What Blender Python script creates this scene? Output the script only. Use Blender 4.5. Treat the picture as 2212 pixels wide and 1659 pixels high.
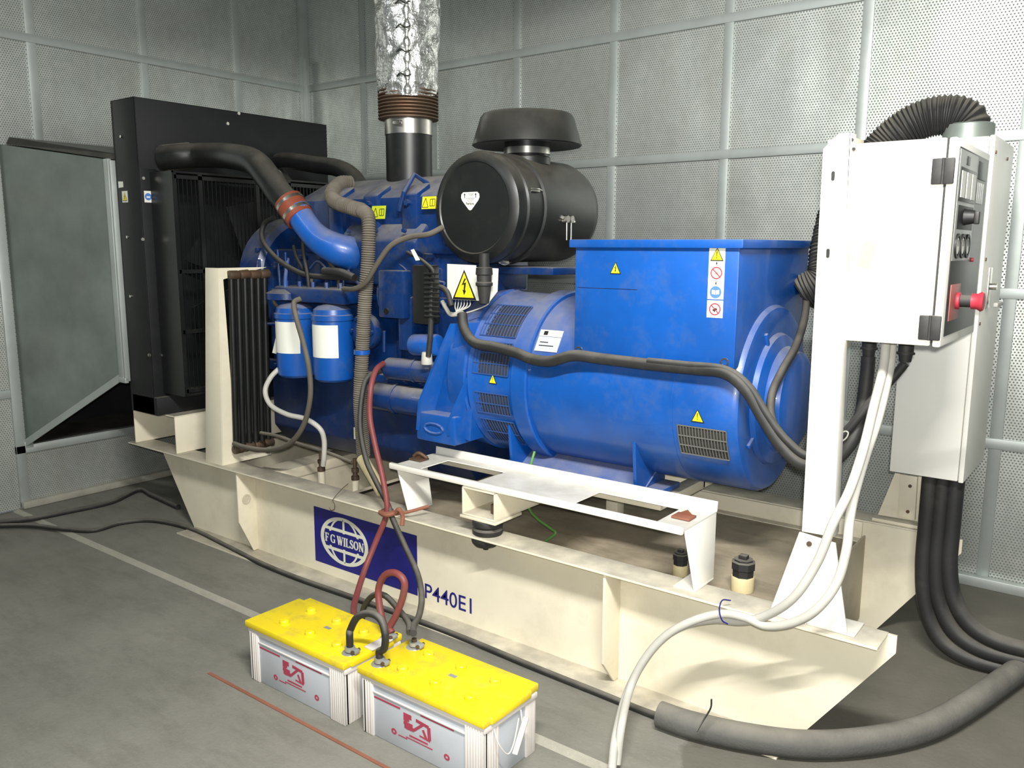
import bpy, bmesh, math, random
from mathutils import Vector, Matrix, noise
random.seed(7)
S = bpy.context.scene
for o in list(bpy.data.objects): bpy.data.objects.remove(o)
COL = S.collection

# ------------------------------------------------------------------ camera
CAM = Vector((0, 0, 1.6)); FPX = 1808.0; W, H = 2212, 1659
YAW, PITCH, ROLL = math.radians(-37.38), math.radians(9.35), math.radians(.22)
fw = Vector((math.sin(YAW)*math.cos(PITCH), math.cos(YAW)*math.cos(PITCH), -math.sin(PITCH)))
rt = Vector((math.cos(YAW), -math.sin(YAW), 0)); up = rt.cross(fw)
rt, up = rt*math.cos(ROLL)+up*math.sin(ROLL), -rt*math.sin(ROLL)+up*math.cos(ROLL)
cd = bpy.data.cameras.new('camera'); cam = bpy.data.objects.new('camera', cd); COL.objects.link(cam)
M = Matrix((rt, up, -fw)).transposed().to_4x4(); M.translation = CAM
cam.matrix_world = M; cd.sensor_width = 36; cd.lens = FPX/W*36; cd.clip_start = .02
S.camera = cam
def at(u, v, ax, val):
    "the point of plane ax=val seen at photo position u,v (a measuring aid)"
    d = rt*(u-W/2)/FPX - up*(v-H/2)/FPX + fw
    i = 'xyz'.index(ax); return CAM + d*((val-CAM[i])/d[i])

# ------------------------------------------------------------------ light
S.view_settings.view_transform = 'Standard'; S.view_settings.look = 'None'
S.view_settings.gamma = 1; S.view_settings.use_curve_mapping = False
S.view_settings.exposure = 0.25
wd = bpy.data.worlds.new('world'); S.world = wd; wd.use_nodes = True
wd.node_tree.nodes['Background'].inputs[0].default_value = (.86, .95, 1, 1)
wd.node_tree.nodes['Background'].inputs[1].default_value = .11
def lamp(name, loc, energy, size, col=(1, 1, 1), target=None, kind='AREA', sy=None):
    l = bpy.data.lights.new(name, kind); l.energy = energy; l.color = col
    if kind == 'AREA':
        l.shape = 'RECTANGLE'; l.size = size; l.size_y = sy or size
    else: l.shadow_soft_size = size
    o = bpy.data.objects.new(name, l); COL.objects.link(o); o.location = loc
    if target is not None:
        o.rotation_euler = (Vector(target)-Vector(loc)).to_track_quat('-Z', 'Y').to_euler()
    return o
LAMP = (-.25, .62, 3.1)
lamp('tube_lamp_light', LAMP, 155, 1.25, (1, .985, .94), (LAMP[0]-.9, 2.9, 1.0), sy=.04)
lamp('camera_flash', (.03, -.04, 1.66), 210, .02, (1, .99, .95), kind='POINT')
lamp('ceiling_tube_light', (-2.6, .2, 3.3), 10, 1.2, (.95, 1, 1), (-3.2, 2.6, .6), sy=.12)

# ------------------------------------------------------------------ materials
def nodes(name):
    m = bpy.data.materials.new(name); m.use_nodes = True
    return m, m.node_tree.nodes, m.node_tree.links, m.node_tree.nodes['Principled BSDF']
def mth(n, l, op, a, b=None, c=None, clamp=False):
    k = n.new('ShaderNodeMath'); k.operation = op; k.use_clamp = clamp
    for i, x in enumerate((a, b, c)):
        if x is None: continue
        if isinstance(x, (int, float)): k.inputs[i].default_value = x
        else: l.new(x, k.inputs[i])
    return k.outputs[0]
def mixc(n, l, f, a, b):
    k = n.new('ShaderNodeMix'); k.data_type = 'RGBA'
    for s, x in ((0, f), (6, a), (7, b)):
        if isinstance(x, (int, float)): k.inputs[s].default_value = x
        elif isinstance(x, tuple): k.inputs[s].default_value = (*x, 1)
        else: l.new(x, k.inputs[s])
    return k.outputs[2]
def nz(n, l, scale, detail=4, vec=None, rough=.6, stretch=None):
    k = n.new('ShaderNodeTexNoise'); k.inputs['Scale'].default_value = scale
    k.inputs['Detail'].default_value = detail; k.inputs['Roughness'].default_value = rough
    g = n.new('ShaderNodeNewGeometry'); v = g.outputs['Position']
    if stretch:
        q = n.new('ShaderNodeVectorMath'); q.operation = 'MULTIPLY'; l.new(v, q.inputs[0]); q.inputs[1].default_value = stretch; v = q.outputs[0]
    l.new(v, k.inputs['Vector']); return k.outputs['Fac']
def ramp(n, l, f, a, b):
    k = n.new('ShaderNodeMapRange'); l.new(f, k.inputs[0]); k.inputs[1].default_value = a; k.inputs[2].default_value = b
    return k.outputs[0]
def bump(n, l, bs, h, strength, dist):
    b = n.new('ShaderNodeBump'); b.inputs['Strength'].default_value = strength; b.inputs['Distance'].default_value = dist
    l.new(h, b.inputs['Height']); l.new(b.outputs[0], bs.inputs['Normal'])
def mat(name, col, rough=.5, metal=0., dirt=None, dirt_amt=.5, dscale=6, dust=0., var=.12, bmp=0., bscale=60, coat=0., streak=None):
    m, n, l, b = nodes(name)
    f = nz(n, l, 3.1, 5)
    dark = tuple(c*(1-var*2) for c in col); lite = tuple(min(1, c*(1+var)) for c in col)
    c = mixc(n, l, ramp(n, l, f, .3, .7), dark, lite)
    if dirt:
        g = nz(n, l, dscale, 8, rough=.7, stretch=streak)
        c = mixc(n, l, mth(n, l, 'MULTIPLY', ramp(n, l, g, .5, .78), dirt_amt, clamp=True), c, dirt)
    if dust:
        ge = n.new('ShaderNodeNewGeometry'); sx = n.new('ShaderNodeSeparateXYZ'); l.new(ge.outputs['Normal'], sx.inputs[0])
        up_ = ramp(n, l, sx.outputs[2], .25, .95)
        g2 = ramp(n, l, nz(n, l, 9, 6), .05, .62)
        c = mixc(n, l, mth(n, l, 'MULTIPLY', mth(n, l, 'MULTIPLY', up_, g2), dust, clamp=True), c, (.36, .33, .27))
    if isinstance(c, tuple): b.inputs['Base Color'].default_value = (*c, 1)
    else: l.new(c, b.inputs['Base Color'])
    b.inputs['Roughness'].default_value = rough; b.inputs['Metallic'].default_value = metal
    if coat: b.inputs['Coat Weight'].default_value = coat
    if bmp: bump(n, l, b, nz(n, l, bscale, 3), bmp, .004)
    return m
BLUE = mat('gloss_blue_paint', (.004, .082, .37), .36, dirt=(.10, .13, .17), dirt_amt=.35, dscale=9, dust=.55, coat=.15)
ENGB = mat('dusty_engine_blue_paint', (.003, .030, .14), .36, dirt=(.045, .05, .052), dirt_amt=.9, dscale=11, dust=.7, bmp=.35, bscale=25, coat=.2)
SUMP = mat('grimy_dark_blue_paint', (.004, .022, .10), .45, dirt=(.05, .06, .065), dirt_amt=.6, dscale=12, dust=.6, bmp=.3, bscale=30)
CREAM = mat('cream_enamel', (.80, .74, .58), .42, dirt=(.42, .34, .22), dirt_amt=.35, dscale=4, dust=.95, var=.04)
CREAMD = mat('dusty_cream_enamel', (.62, .56, .43), .6, dirt=(.28, .22, .14), dirt_amt=.7, dscale=3.2, dust=.5, var=.1)
WHITE = mat('white_enamel', (.90, .88, .80), .38, var=.015, dust=.6)
CABW = mat('cabinet_white_enamel', (.86, .85, .78), .4, var=.02)
BLK = mat('satin_black_paint', (.009, .010, .010), .38, dirt=(.04, .04, .035), dirt_amt=.3, dust=.3)
BLK2 = mat('dusty_black_sheet', (.004, .005, .006), .6, dirt=(.018, .02, .02), dirt_amt=.5, dust=.3)
RUB = mat('black_rubber', (.018, .018, .018), .62, dirt=(.09, .085, .07), dirt_amt=.4, dust=.4)
GREYRUB = mat('grey_foam_sleeve', (.085, .085, .078), .85, dirt=(.15, .145, .13), dirt_amt=.5, dust=.4, bmp=.4, bscale=90)
BRNRUB = mat('dusty_brown_conduit', (.10, .085, .065), .75, dirt=(.16, .14, .11), dirt_amt=.6, dust=.5)
CABG = mat('pale_grey_cable_sheath', (.50, .49, .44), .5, dirt=(.32, .30, .25), dirt_amt=.4, dscale=12, var=.06)
REDC = mat('red_cable_sheath', (.21, .045, .045), .55, dirt=(.16, .10, .08), dirt_amt=.6, dscale=14)
ORNG = mat('red_silicone_hose', (.22, .05, .025), .45, dirt=(.13, .09, .06), dirt_amt=.5)
STEEL = mat('bright_steel', (.62, .60, .55), .28, 1.)
DKST = mat('rusty_steel', (.13, .09, .06), .6, .5, dirt=(.22, .10, .05), dirt_amt=.7)
RUST = mat('red_rust', (.26, .10, .06), .8)
YEL = mat('yellow_battery_plastic', (.86, .66, .012), .42, dirt=(.40, .33, .08), dirt_amt=.8, dscale=13, var=.05)
CASE = mat('translucent_grey_battery_plastic', (.50, .53, .57), .5, dirt=(.40, .37, .36), dirt_amt=.35, dscale=5, var=.03)
CASEP = mat('pale_battery_plastic_rim', (.70, .66, .62), .5, var=.03)
SIGNY = mat('warning_yellow', (.88, .72, .02), .45, var=0.01); SIGNK = mat('print_black', (.012, .012, .012), .5, var=0)
SIGNW = mat('label_white', (.80, .80, .72), .5, var=.02); SIGNB = mat('label_blue', (.08, .20, .55), .5, var=0)
SIGNR = mat('label_red', (.40, .03, .05), .5, var=0); PRINTR = mat('faded_red_print', (.42, .05, .09), .6, var=.1)
NAVY = mat('navy_decal', (.012, .012, .18), .4, var=.05); CRM = mat('decal_cream', (.74, .74, .60), .5, var=.02)
LIME = mat('lime_label', (.55, .62, .02), .5, var=.02); GREEN = mat('green_yellow_wire', (.10, .28, .06), .5)
BEIGE = mat('beige_plastic_sleeve', (.72, .62, .36), .5, dirt=(.4, .32, .2), dirt_amt=.3)
TAPE = mat('beige_sticky_paper', (.40, .345, .26), .7, var=.02); PANELG = mat('grey_instrument_panel', (.30, .31, .29), .35)
DARKG = mat('smoked_panel_window', (.018, .02, .018), .4, var=.1); BULB = mat('lamp_body_grey', (.3, .3, .3), .5)

def perforated():
    m, n, l, b = nodes('perforated_galvanised_sheet')
    g = n.new('ShaderNodeNewGeometry'); s = n.new('ShaderNodeSeparateXYZ'); l.new(g.outputs['Position'], s.inputs[0])
    u = mth(n, l, 'ADD', s.outputs[0], s.outputs[1]); v = s.outputs[2]
    p, q = .0145, .0145*math.sqrt(3); ds = []
    for off in (0, .5):
        a = mth(n, l, 'SUBTRACT', mth(n, l, 'FRACT', mth(n, l, 'ADD', mth(n, l, 'DIVIDE', u, p), off+100)), .5)
        c = mth(n, l, 'SUBTRACT', mth(n, l, 'FRACT', mth(n, l, 'ADD', mth(n, l, 'DIVIDE', v, q), off+100)), .5)
        a = mth(n, l, 'MULTIPLY', a, p); c = mth(n, l, 'MULTIPLY', c, q)
        ds.append(mth(n, l, 'SQRT', mth(n, l, 'ADD', mth(n, l, 'MULTIPLY', a, a), mth(n, l, 'MULTIPLY', c, c))))
    d = mth(n, l, 'MINIMUM', ds[0], ds[1]); hole = mth(n, l, 'LESS_THAN', d, .0037)
    sp = ramp(n, l, nz(n, l, 22, 2, rough=.8), .3, .7)
    base = mixc(n, l, sp, (.56, .60, .57), (.68, .71, .68))
    dirt = ramp(n, l, nz(n, l, 2.2, 8, rough=.75, stretch=(2.2, 2.2, .7)), .45, .75)
    base = mixc(n, l, mth(n, l, 'MULTIPLY', dirt, .45), base, (.33, .31, .24))
    l.new(mixc(n, l, hole, base, (.17, .175, .16)), b.inputs['Base Color'])
    inv = mth(n, l, 'SUBTRACT', 1., hole); l.new(mth(n, l, 'MULTIPLY', inv, .62), b.inputs['Metallic'])
    l.new(mth(n, l, 'ADD', mth(n, l, 'MULTIPLY', hole, .5), mth(n, l, 'ADD', mth(n, l, 'MULTIPLY', dirt, .14), .37)), b.inputs['Roughness'])
    bump(n, l, b, nz(n, l, 1.5, 2, rough=.4, stretch=(1, 1, .7)), .6, .10)
    return m
PERF = perforated()
GALV = mat('galvanised_strip', (.50, .54, .52), .5, .55, dirt=(.33, .33, .28), dirt_amt=.4, dscale=5, var=.06, bmp=.1, bscale=8)
GALVD = mat('galvanised_duct_sheet', (.26, .30, .275), .48, .5, dirt=(.25, .25, .21), dirt_amt=.5, dscale=3, var=.12, bmp=.5, bscale=3)
def concrete(name, a, b_, dk, line=None):
    m, n, l, b = nodes(name)
    c = mixc(n, l, ramp(n, l, nz(n, l, 1.3, 10, rough=.7), .3, .7), a, b_)
    c = mixc(n, l, mth(n, l, 'MULTIPLY', ramp(n, l, nz(n, l, 5, 9, rough=.75, stretch=(.5, 1.6, 1)), .48, .75), .6), c, dk)
    c = mixc(n, l, mth(n, l, 'MULTIPLY', ramp(n, l, nz(n, l, 90, 4), .55, .8), .5), c, tuple(x*1.5 for x in a))
    if line:
        g = n.new('ShaderNodeNewGeometry'); s = n.new('ShaderNodeSeparateXYZ'); l.new(g.outputs['Position'], s.inputs[0])
        e = mth(n, l, 'ADD', mth(n, l, 'MULTIPLY', s.outputs[1], .25), mth(n, l, 'ADD', s.outputs[0], mth(n, l, 'MULTIPLY', nz(n, l, 7, 3), .10)))
        c = mixc(n, l, ramp(n, l, e, line, line+.015), c, mixc(n, l, nz(n, l, 6, 8), (.10, .095, .075), (.165, .155, .125)))
    l.new(c, b.inputs['Base Color']); b.inputs['Roughness'].default_value = .9
    bump(n, l, b, nz(n, l, 45, 8, rough=.7), .5, .006)
    return m
FLOOR = concrete('worn_concrete', (.155, .152, .128), (.235, .228, .195), (.105, .10, .08), line=-.44)
EDGE = concrete('pale_cement_edge', (.30, .29, .24), (.40, .38, .32), (.18, .17, .14))
TANK = mat('dusty_tank_top', (.33, .28, .20), .8, dirt=(.13, .10, .065), dirt_amt=.9, dscale=2.6, var=.2, streak=(1, 2.5, 1))
FOIL, n_, l_, b_ = nodes('crumpled_foil'); b_.inputs['Base Color'].default_value = (.80, .80, .78, 1); b_.inputs['Metallic'].default_value = 1; b_.inputs['Roughness'].default_value = .36
bump(n_, l_, b_, nz(n_, l_, 16, 4, rough=.6), .8, .02)
def grille_mat(name, du, dv, bar, colb, colh, axis='cyl'):
    return None

# ------------------------------------------------------------------ mesh helpers
class MB:
    def __init__(s, m=None): s.bm = bmesh.new(); s.mats = []; s.cur = 0; s.use(m) if m else None
    def use(s, m):
        if m not in s.mats: s.mats.append(m)
        s.cur = s.mats.index(m); return s
    def merge(s, b2):
        for f in b2.faces: f.material_index = s.cur
        me = bpy.data.meshes.new('t'); b2.to_mesh(me); b2.free(); s.bm.from_mesh(me); bpy.data.meshes.remove(me); return s
    def face(s, pts):
        vs = [s.bm.verts.new(p) for p in pts]; f = s.bm.faces.new(vs); f.material_index = s.cur; return s
    def box(s, a, b, bev=.0, R=None):
        x0, x1 = sorted((a[0], b[0])); y0, y1 = sorted((a[1], b[1])); z0, z1 = sorted((a[2], b[2]))
        q = bmesh.new(); bmesh.ops.create_cube(q, size=1)
        c = Vector(((x0+x1)/2, (y0+y1)/2, (z0+z1)/2))
        for v in q.verts: v.co = Vector((v.co.x*(x1-x0), v.co.y*(y1-y0), v.co.z*(z1-z0)))
        if bev: bmesh.ops.bevel(q, geom=q.edges[:], offset=min(bev, .45*min(x1-x0, y1-y0, z1-z0)), segments=2, affect='EDGES', profile=.5)
        for v in q.verts: v.co = (R @ v.co if R else v.co)+c
        return s.merge(q)
    def prism(s, pts, d, bev=0.):
        "extrude the planar loop pts by vector d"
        q = bmesh.new(); vs = [q.verts.new(p) for p in pts]; f = q.faces.new(vs)
        r = bmesh.ops.extrude_face_region(q, geom=[f])
        for v in r['geom']:
            if isinstance(v, bmesh.types.BMVert): v.co += Vector(d)
        bmesh.ops.recalc_face_normals(q, faces=q.faces[:])
        if bev: bmesh.ops.bevel(q, geom=q.edges[:], offset=bev, segments=2, affect='EDGES', profile=.5)
        return s.merge(q)
    def lathe(s, o, ax, prof, n=40, a0=0, a1=2*math.pi, ref=None):
        "prof: (distance along ax, radius)"
        ax = Vector(ax).normalized(); o = Vector(o)
        e1 = Vector(ref) if ref else ax.orthogonal(); e1 = (e1-ax*e1.dot(ax)).normalized(); e2 = ax.cross(e1)
        full = abs(a1-a0-2*math.pi) < 1e-4; m = n if full else n+1
        rings = []
        for h, r in prof:
            if r < 1e-6: rings.append([s.bm.verts.new(o+ax*h)]); continue
            rings.append([s.bm.verts.new(o+ax*h+(e1*math.cos(a0+(a1-a0)*k/n)+e2*math.sin(a0+(a1-a0)*k/n))*r) for k in range(m)])
        for A, B in zip(rings, rings[1:]):
            for k in range(n):
                a, b = k % m, (k+1) % m
                if len(A) == 1 and len(B) == 1: continue
                if len(A) == 1: vs = [A[0], B[a], B[b]]
                elif len(B) == 1: vs = [A[a], B[0], A[b]]
                else: vs = [A[a], B[a], B[b], A[b]]
                try: f = s.bm.faces.new(vs); f.material_index = s.cur
                except ValueError: pass
        return s
    def cyl(s, p, q, r, r2=None, n=32, bev=.0):
        p, q = Vector(p), Vector(q); L = (q-p).length; r2 = r if r2 is None else r2
        if bev: pr = [(0, 0), (0, r-bev), (bev*.3, r-bev*.3), (bev, r), (L-bev, r2), (L-bev*.3, r2-bev*.3), (L, r2-bev), (L, 0)]
        else: pr = [(0, 0), (0, r), (L, r2), (L, 0)]
        return s.lathe(p, q-p, pr, n)
    def tube(s, pts, r, n=12, sub=8, caps=True, rad=None, smooth=True):
        P = [Vector(p) for p in pts]
        if smooth and len(P) > 2:
            E = [2*P[0]-P[1]]+P+[2*P[-1]-P[-2]]; Q = []
            for i in range(1, len(E)-2):
                for k in range(sub):
                    t = k/sub; a, b, c, d = E[i-1:i+3]
                    Q.append(.5*((2*b)+(c-a)*t+(2*a-5*b+4*c-d)*t*t+(3*b-a-3*c+d)*t**3))
            Q.append(P[-1])
        else: Q = P
        T = [(Q[min(i+1, len(Q)-1)]-Q[max(i-1, 0)]).normalized() for i in range(len(Q))]
        nn = T[0].orthogonal().normalized(); rings = []
        tot = 0
        for i, p in enumerate(Q):
            if i:
                nn = (nn-T[i]*nn.dot(T[i])).normalized(); tot += (Q[i]-Q[i-1]).length
            bb = T[i].cross(nn); rr = rad(tot, i/(len(Q)-1)) if rad else r
            rings.append([s.bm.verts.new(p+(nn*math.cos(2*math.pi*k/n)+bb*math.sin(2*math.pi*k/n))*rr) for k in range(n)])
        for A, B in zip(rings, rings[1:]):
            for k in range(n):
                f = s.bm.faces.new((A[k], B[k], B[(k+1) % n], A[(k+1) % n])); f.material_index = s.cur
        if caps:
            for rg in (rings[0], rings[-1]):
                f = s.bm.faces.new(rg); f.material_index = s.cur
        return s
    def corr(s, pts, r, pitch=.012, depth=.12, n=16):
        L = sum((Vector(b)-Vector(a)).length for a, b in zip(pts, pts[1:])); sub = max(8, int(L/pitch*4/(len(pts)-1)))
        return s.tube(pts, r, n=n, sub=sub, rad=lambda d, t: r*(1+depth*math.cos(2*math.pi*d/pitch)))
    def build(s, name, parent=None, **k):
        bmesh.ops.recalc_face_normals(s.bm, faces=s.bm.faces[:])
        for f in s.bm.faces: f.smooth = True
        for e in s.bm.edges:
            if len(e.link_faces) == 2 and e.calc_face_angle(0) > math.radians(32): e.smooth = False
        me = bpy.data.meshes.new(name); s.bm.to_mesh(me); s.bm.free()
        for m in s.mats: me.materials.append(m)
        o = bpy.data.objects.new(name, me); COL.objects.link(o)
        if parent is not None:
            r = parent
            while r.parent: r = r.parent
            off = -r.location; me.transform(Matrix.Translation(off)); o.parent = parent
        for a, b in k.items(): o[a] = b
        return o
def thing(name, loc, label, cat, group=None):
    o = bpy.data.objects.new(name, None); COL.objects.link(o); o.location = loc; o.empty_display_size = .1
    o['label'] = label; o['category'] = cat
    if group: o['group'] = group
    return o
def single(mb, name, label, cat, group=None):
    o = mb.build(name); o['label'] = label; o['category'] = cat
    if group: o['group'] = group
    return o
def struct(mb, name, parent=None):
    o = mb.build(name, parent)
    if parent is None: o['kind'] = 'structure'
    return o
def text(mb, s, o, xd, yd, size, ext=.0005, bold=0., spacing=1.):
    c = bpy.data.curves.new('txt', 'FONT'); c.body = s; c.size = size; c.extrude = ext; c.offset = bold; c.space_character = spacing
    ob = bpy.data.objects.new('txt', c); COL.objects.link(ob)
    dg = bpy.context.evaluated_depsgraph_get(); me = bpy.data.meshes.new_from_object(ob.evaluated_get(dg))
    xd, yd = Vector(xd).normalized(), Vector(yd).normalized(); zd = xd.cross(yd)
    M = Matrix((xd, yd, zd)).transposed().to_4x4(); M.translation = Vector(o); me.transform(M)
    q = bmesh.new(); q.from_mesh(me); bpy.data.meshes.remove(me); bpy.data.objects.remove(ob); bpy.data.curves.remove(c)
    return mb.merge(q)
class Fr:
    "a flat frame: origin, right, up; pt(a,b,h) gives a point h off the surface"
    def __init__(s, o, r, u): s.o, s.r, s.u = Vector(o), Vector(r).normalized(), Vector(u).normalized(); s.n = s.r.cross(s.u)
    def pt(s, a, b, h=0): return s.o+s.r*a+s.u*b+s.n*h
    k = 0
    def poly(s, mb, pts, h0, h1):
        Fr.k = (Fr.k+1) % 37; h1 += Fr.k*7e-6; return mb.prism([s.pt(a, b, h0) for a, b in pts], s.n*(h1-h0))
    def ring(s, mb, c, r0, r1, h0, h1, n=28, sx=1., a0=0, a1=360):
        for k in range(n):
            t0, t1 = math.radians(a0+(a1-a0)*k/n), math.radians(a0+(a1-a0)*(k+1)/n)
            s.poly(mb, [(c[0]+sx*r*math.cos(t), c[1]+r*math.sin(t)) for r, t in ((r0, t0), (r1, t0), (r1, t1), (r0, t1)) if not (r == 0 and t == t1)], h0, h1)
    def bar(s, mb, a, b, w, h0, h1):
        a, b = Vector(a), Vector(b); d = (b-a).normalized(); p = Vector((-d.y, d.x))*w/2
        s.poly(mb, [tuple(a-p), tuple(b-p), tuple(b+p), tuple(a+p)], h0, h1)
def tri_sign(mb, fr, w, glyph='bolt', h=.001):
    "black bordered yellow triangle of width w centred on the frame"
    hh = w*.95
    mb.use(SIGNK); fr.poly(mb, [(-w/2, -hh/2), (w/2, -hh/2), (0, hh/2)], h, h+.0006)
    k = .80; mb.use(SIGNY); fr.poly(mb, [(-w/2*k, -hh/2+hh*.075), (w/2*k, -hh/2+hh*.075), (0, hh/2*k+hh*.0)], h+.0006, h+.0012)
    mb.use(SIGNK)
    if glyph == 'bolt':
        P = [(.02, .22), (-.10, .0), (.0, .03), (-.02, -.16), (-.07, -.13), (.0, -.31), (.08, -.16), (.035, -.16), (.08, .10), (-.02, .06), (.08, .21)]
        fr.poly(mb, [(a*w, b*w-.02*w) for a, b in P], h+.0012, h+.0018)
    else:
        fr.poly(mb, [(-.035*w, .20*w), (.035*w, .20*w), (.018*w, -.14*w), (-.018*w, -.14*w)], h+.0012, h+.0018)
        fr.ring(mb, (0, -.24*w), 0, .035*w, h+.0012, h+.0018, n=10)

# ------------------------------------------------------------------ room
BW, LW = 4.41, -5.4
mb = MB(FLOOR); mb.box((-5.42, -1.2, -.10), (2.6, 2.06, -.012)); mb.box((-5.42, 2.085, -.10), (2.6, 4.43, 0)); struct(mb, 'floor')
mb = MB(EDGE); mb.prism([(-5.4, 2.055, -.0118), (-5.4, 2.086, .0005), (-5.4, 2.09, -.09), (-5.4, 2.055, -.09)], (4.4, 0, 0))
struct(mb, 'trim_1')
mb = MB(RUST); mb.box((-2.72, 1.655, -.013), (-1.2, 1.668, -.009)); struct(mb, 'trim_2')
wb = struct(MB(PERF).box((LW-.03, BW, 0), (2.6, BW+.03, 3.75)), 'wall_back')
mb = MB(GALV)
for k in range(-3, 8):
    x = -.52-.704*k
    if LW+.05 < x < 2.5: mb.box((x-.026, BW-.012, 0), (x+.026, BW+.001, 3.74), .002)
for k in range(1, 6): mb.box((LW, BW-.016, .698*k-.024), (2.55, BW+.001, .698*k+.024), .002)
mb.box((LW, BW-.05, 0), (2.55, BW, .05), .004); mb.box((LW, BW-.06, 0), (LW+.06, BW, 3.74), .003)
struct(mb, 'panel_frame', wb)
mb = MB(GALV); mb.box((LW+.065, BW-.075, 2.2), (LW+.105, BW-.06, 3.0), .002); struct(mb, 'cover_strip', wb)
OY0, OY1, OZ0, OZ1 = 2.17, 3.95, .39, 2.17
mb = MB(PERF)
for a, b in (((-1.2, 0), (OY0, 3.75)), ((OY1, 0), (BW, 3.75)), ((OY0, 0), (OY1, OZ0)), ((OY0, OZ1), (OY1, 3.75))):
    mb.box((LW-.03, a[0], a[1]), (LW, b[0], b[1]))
wl = struct(mb, 'wall_left')
mb = MB(GALV)
for y in (3.80, 3.09, 2.39): 
    mb.box((LW-.001, y-.026, OZ1), (LW+.012, y+.026, 3.74), .002)
for y in (1.68, .97, .26, -.45): mb.box((LW-.001, y-.026, 0), (LW+.012, y+.026, 3.74), .002)
for z in (2.792, 3.49): mb.box((LW-.001, -1.2, z-.024), (LW+.016, BW, z+.024), .002)
for z in (.714, 1.4, 2.09): mb.box((LW-.001, -1.2, z-.024), (LW+.016, 2.10, z+.024), .002)
mb.box((LW-.001, 2.10, .0), (LW+.02, 2.155, OZ1+.03), .003); mb.box((LW-.001, OY1, .0), (LW+.02, OY1+.05, OZ1+.03), .003)
mb.box((LW-.001, 2.1, OZ0-.05), (LW+.02, OY1, OZ0), .003); mb.box((LW-.001, 2.15, OZ0-.02), (LW+.022, 2.20, OZ0+.02), .003)
struct(mb, 'panel_frame', wl)
mb = MB(EDGE); mb.box((LW, 2.1, 0), (LW+.05, BW, .045), .01); struct(mb, 'baseboard_left', None)
mb = MB(BLK2)
mb.box((LW-.5, OY0, OZ0), (LW-.48, OY1, OZ1)); mb.box((LW-.48, OY0-.02, OZ0), (LW-.03, OY0, OZ1)); mb.box((LW-.48, OY1, OZ0), (LW-.03, OY1+.02, OZ1))
mb.box((LW-.48, OY0, OZ1), (LW-.03, OY1, OZ1+.02)); mb.box((LW-.48, OY0, OZ0-.02), (LW-.03, OY1, OZ0))
struct(mb, 'air_outlet_recess', wl)
struct(MB(GALVD).box((LW-.03, -1.2, 3.75), (2.6, BW+.03, 3.78)), 'ceiling')
# lamp above the photographer, with an added unseen plate shading the upper wall
t = thing('ceiling_lamp', (LAMP[0], LAMP[1], 3.75), 'ceiling lamp with added light-blocking plate, hanging in front of the generator', 'lamp')
mb = MB(BULB); mb.cyl((LAMP[0], LAMP[1], 3.75), (LAMP[0], LAMP[1], 3.3), .015); mb.build('stem', t)
mb = MB(BULB); zl = lambda x: 3.1+.16*((2.9+.135*((x+.35)/.21+5.0)-.07)-3.1)
mb.prism([(-1.9, 1.42, 3.02), (.9, 1.42, 3.20), (.9, 1.42, 3.55), (-1.9, 1.42, 3.55)], (0, -.02, 0)); mb.box((-1.9, .3, 3.53), (.9, 1.42, 3.55)); mb.build('light_blocker', t)  # unseen plate added to cut the lamp's light off the upper back wall

# ---- duct on the left wall behind the radiator
t = thing('air_duct', (-5.0, 2.5, .4), 'grey sheet metal air duct tapering from left wall to radiator', 'duct')
X1, YA, YB = -4.60, 2.392, 3.70
mb = MB(GALVD)
mb.prism([(LW+.003, 2.165, .395), (X1, YA, .86), (X1, YA, 2.05), (LW+.003, 2.165, 2.165)], (.002, .006, 0)); mb.build('side_panel', t)
mb = MB(GALVD); mb.prism([(LW+.003, 2.165, 2.165), (X1, YA, 2.05), (X1, YB, 2.05), (LW+.003, 3.95, 2.165)], (0, 0, .005)); mb.build('top_panel', t)
mb = MB(GALV)
def rod(mb, a, b, w, d=.012):
    a, b = Vector(a), Vector(b); z = (b-a).normalized(); x = z.orthogonal().normalized(); y = z.cross(x)
    mb.prism([a+x*w+y*d, a-x*w+y*d, a-x*w-y*d, a+x*w-y*d], b-a)
mb.prism([(LW+.01, 2.15, .375), (X1, YA-.015, .84), (X1, YA-.015, .885), (LW+.01, 2.15, .42)], (0, .006, 0))
mb.box((X1-.02, YA-.02, .84), (X1+.03, YA, 2.06), .002); mb.box((X1+.04, YA-.02, .84), (X1+.055, YA+.02, 2.05), .002)
mb.box((X1-.03, YA-.022, .83), (X1+.055, YA-.001, .86), .002)
mb.build('edge_flange', t)
mb = MB(BLK); mb.prism([(LW+.02, 2.2, 2.175), (X1, 2.43, 2.06), (X1, 2.47, 2.09), (LW+.02, 2.22, 2.215)], (0, .6, 0)); mb.build('top_gasket', t)

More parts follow.
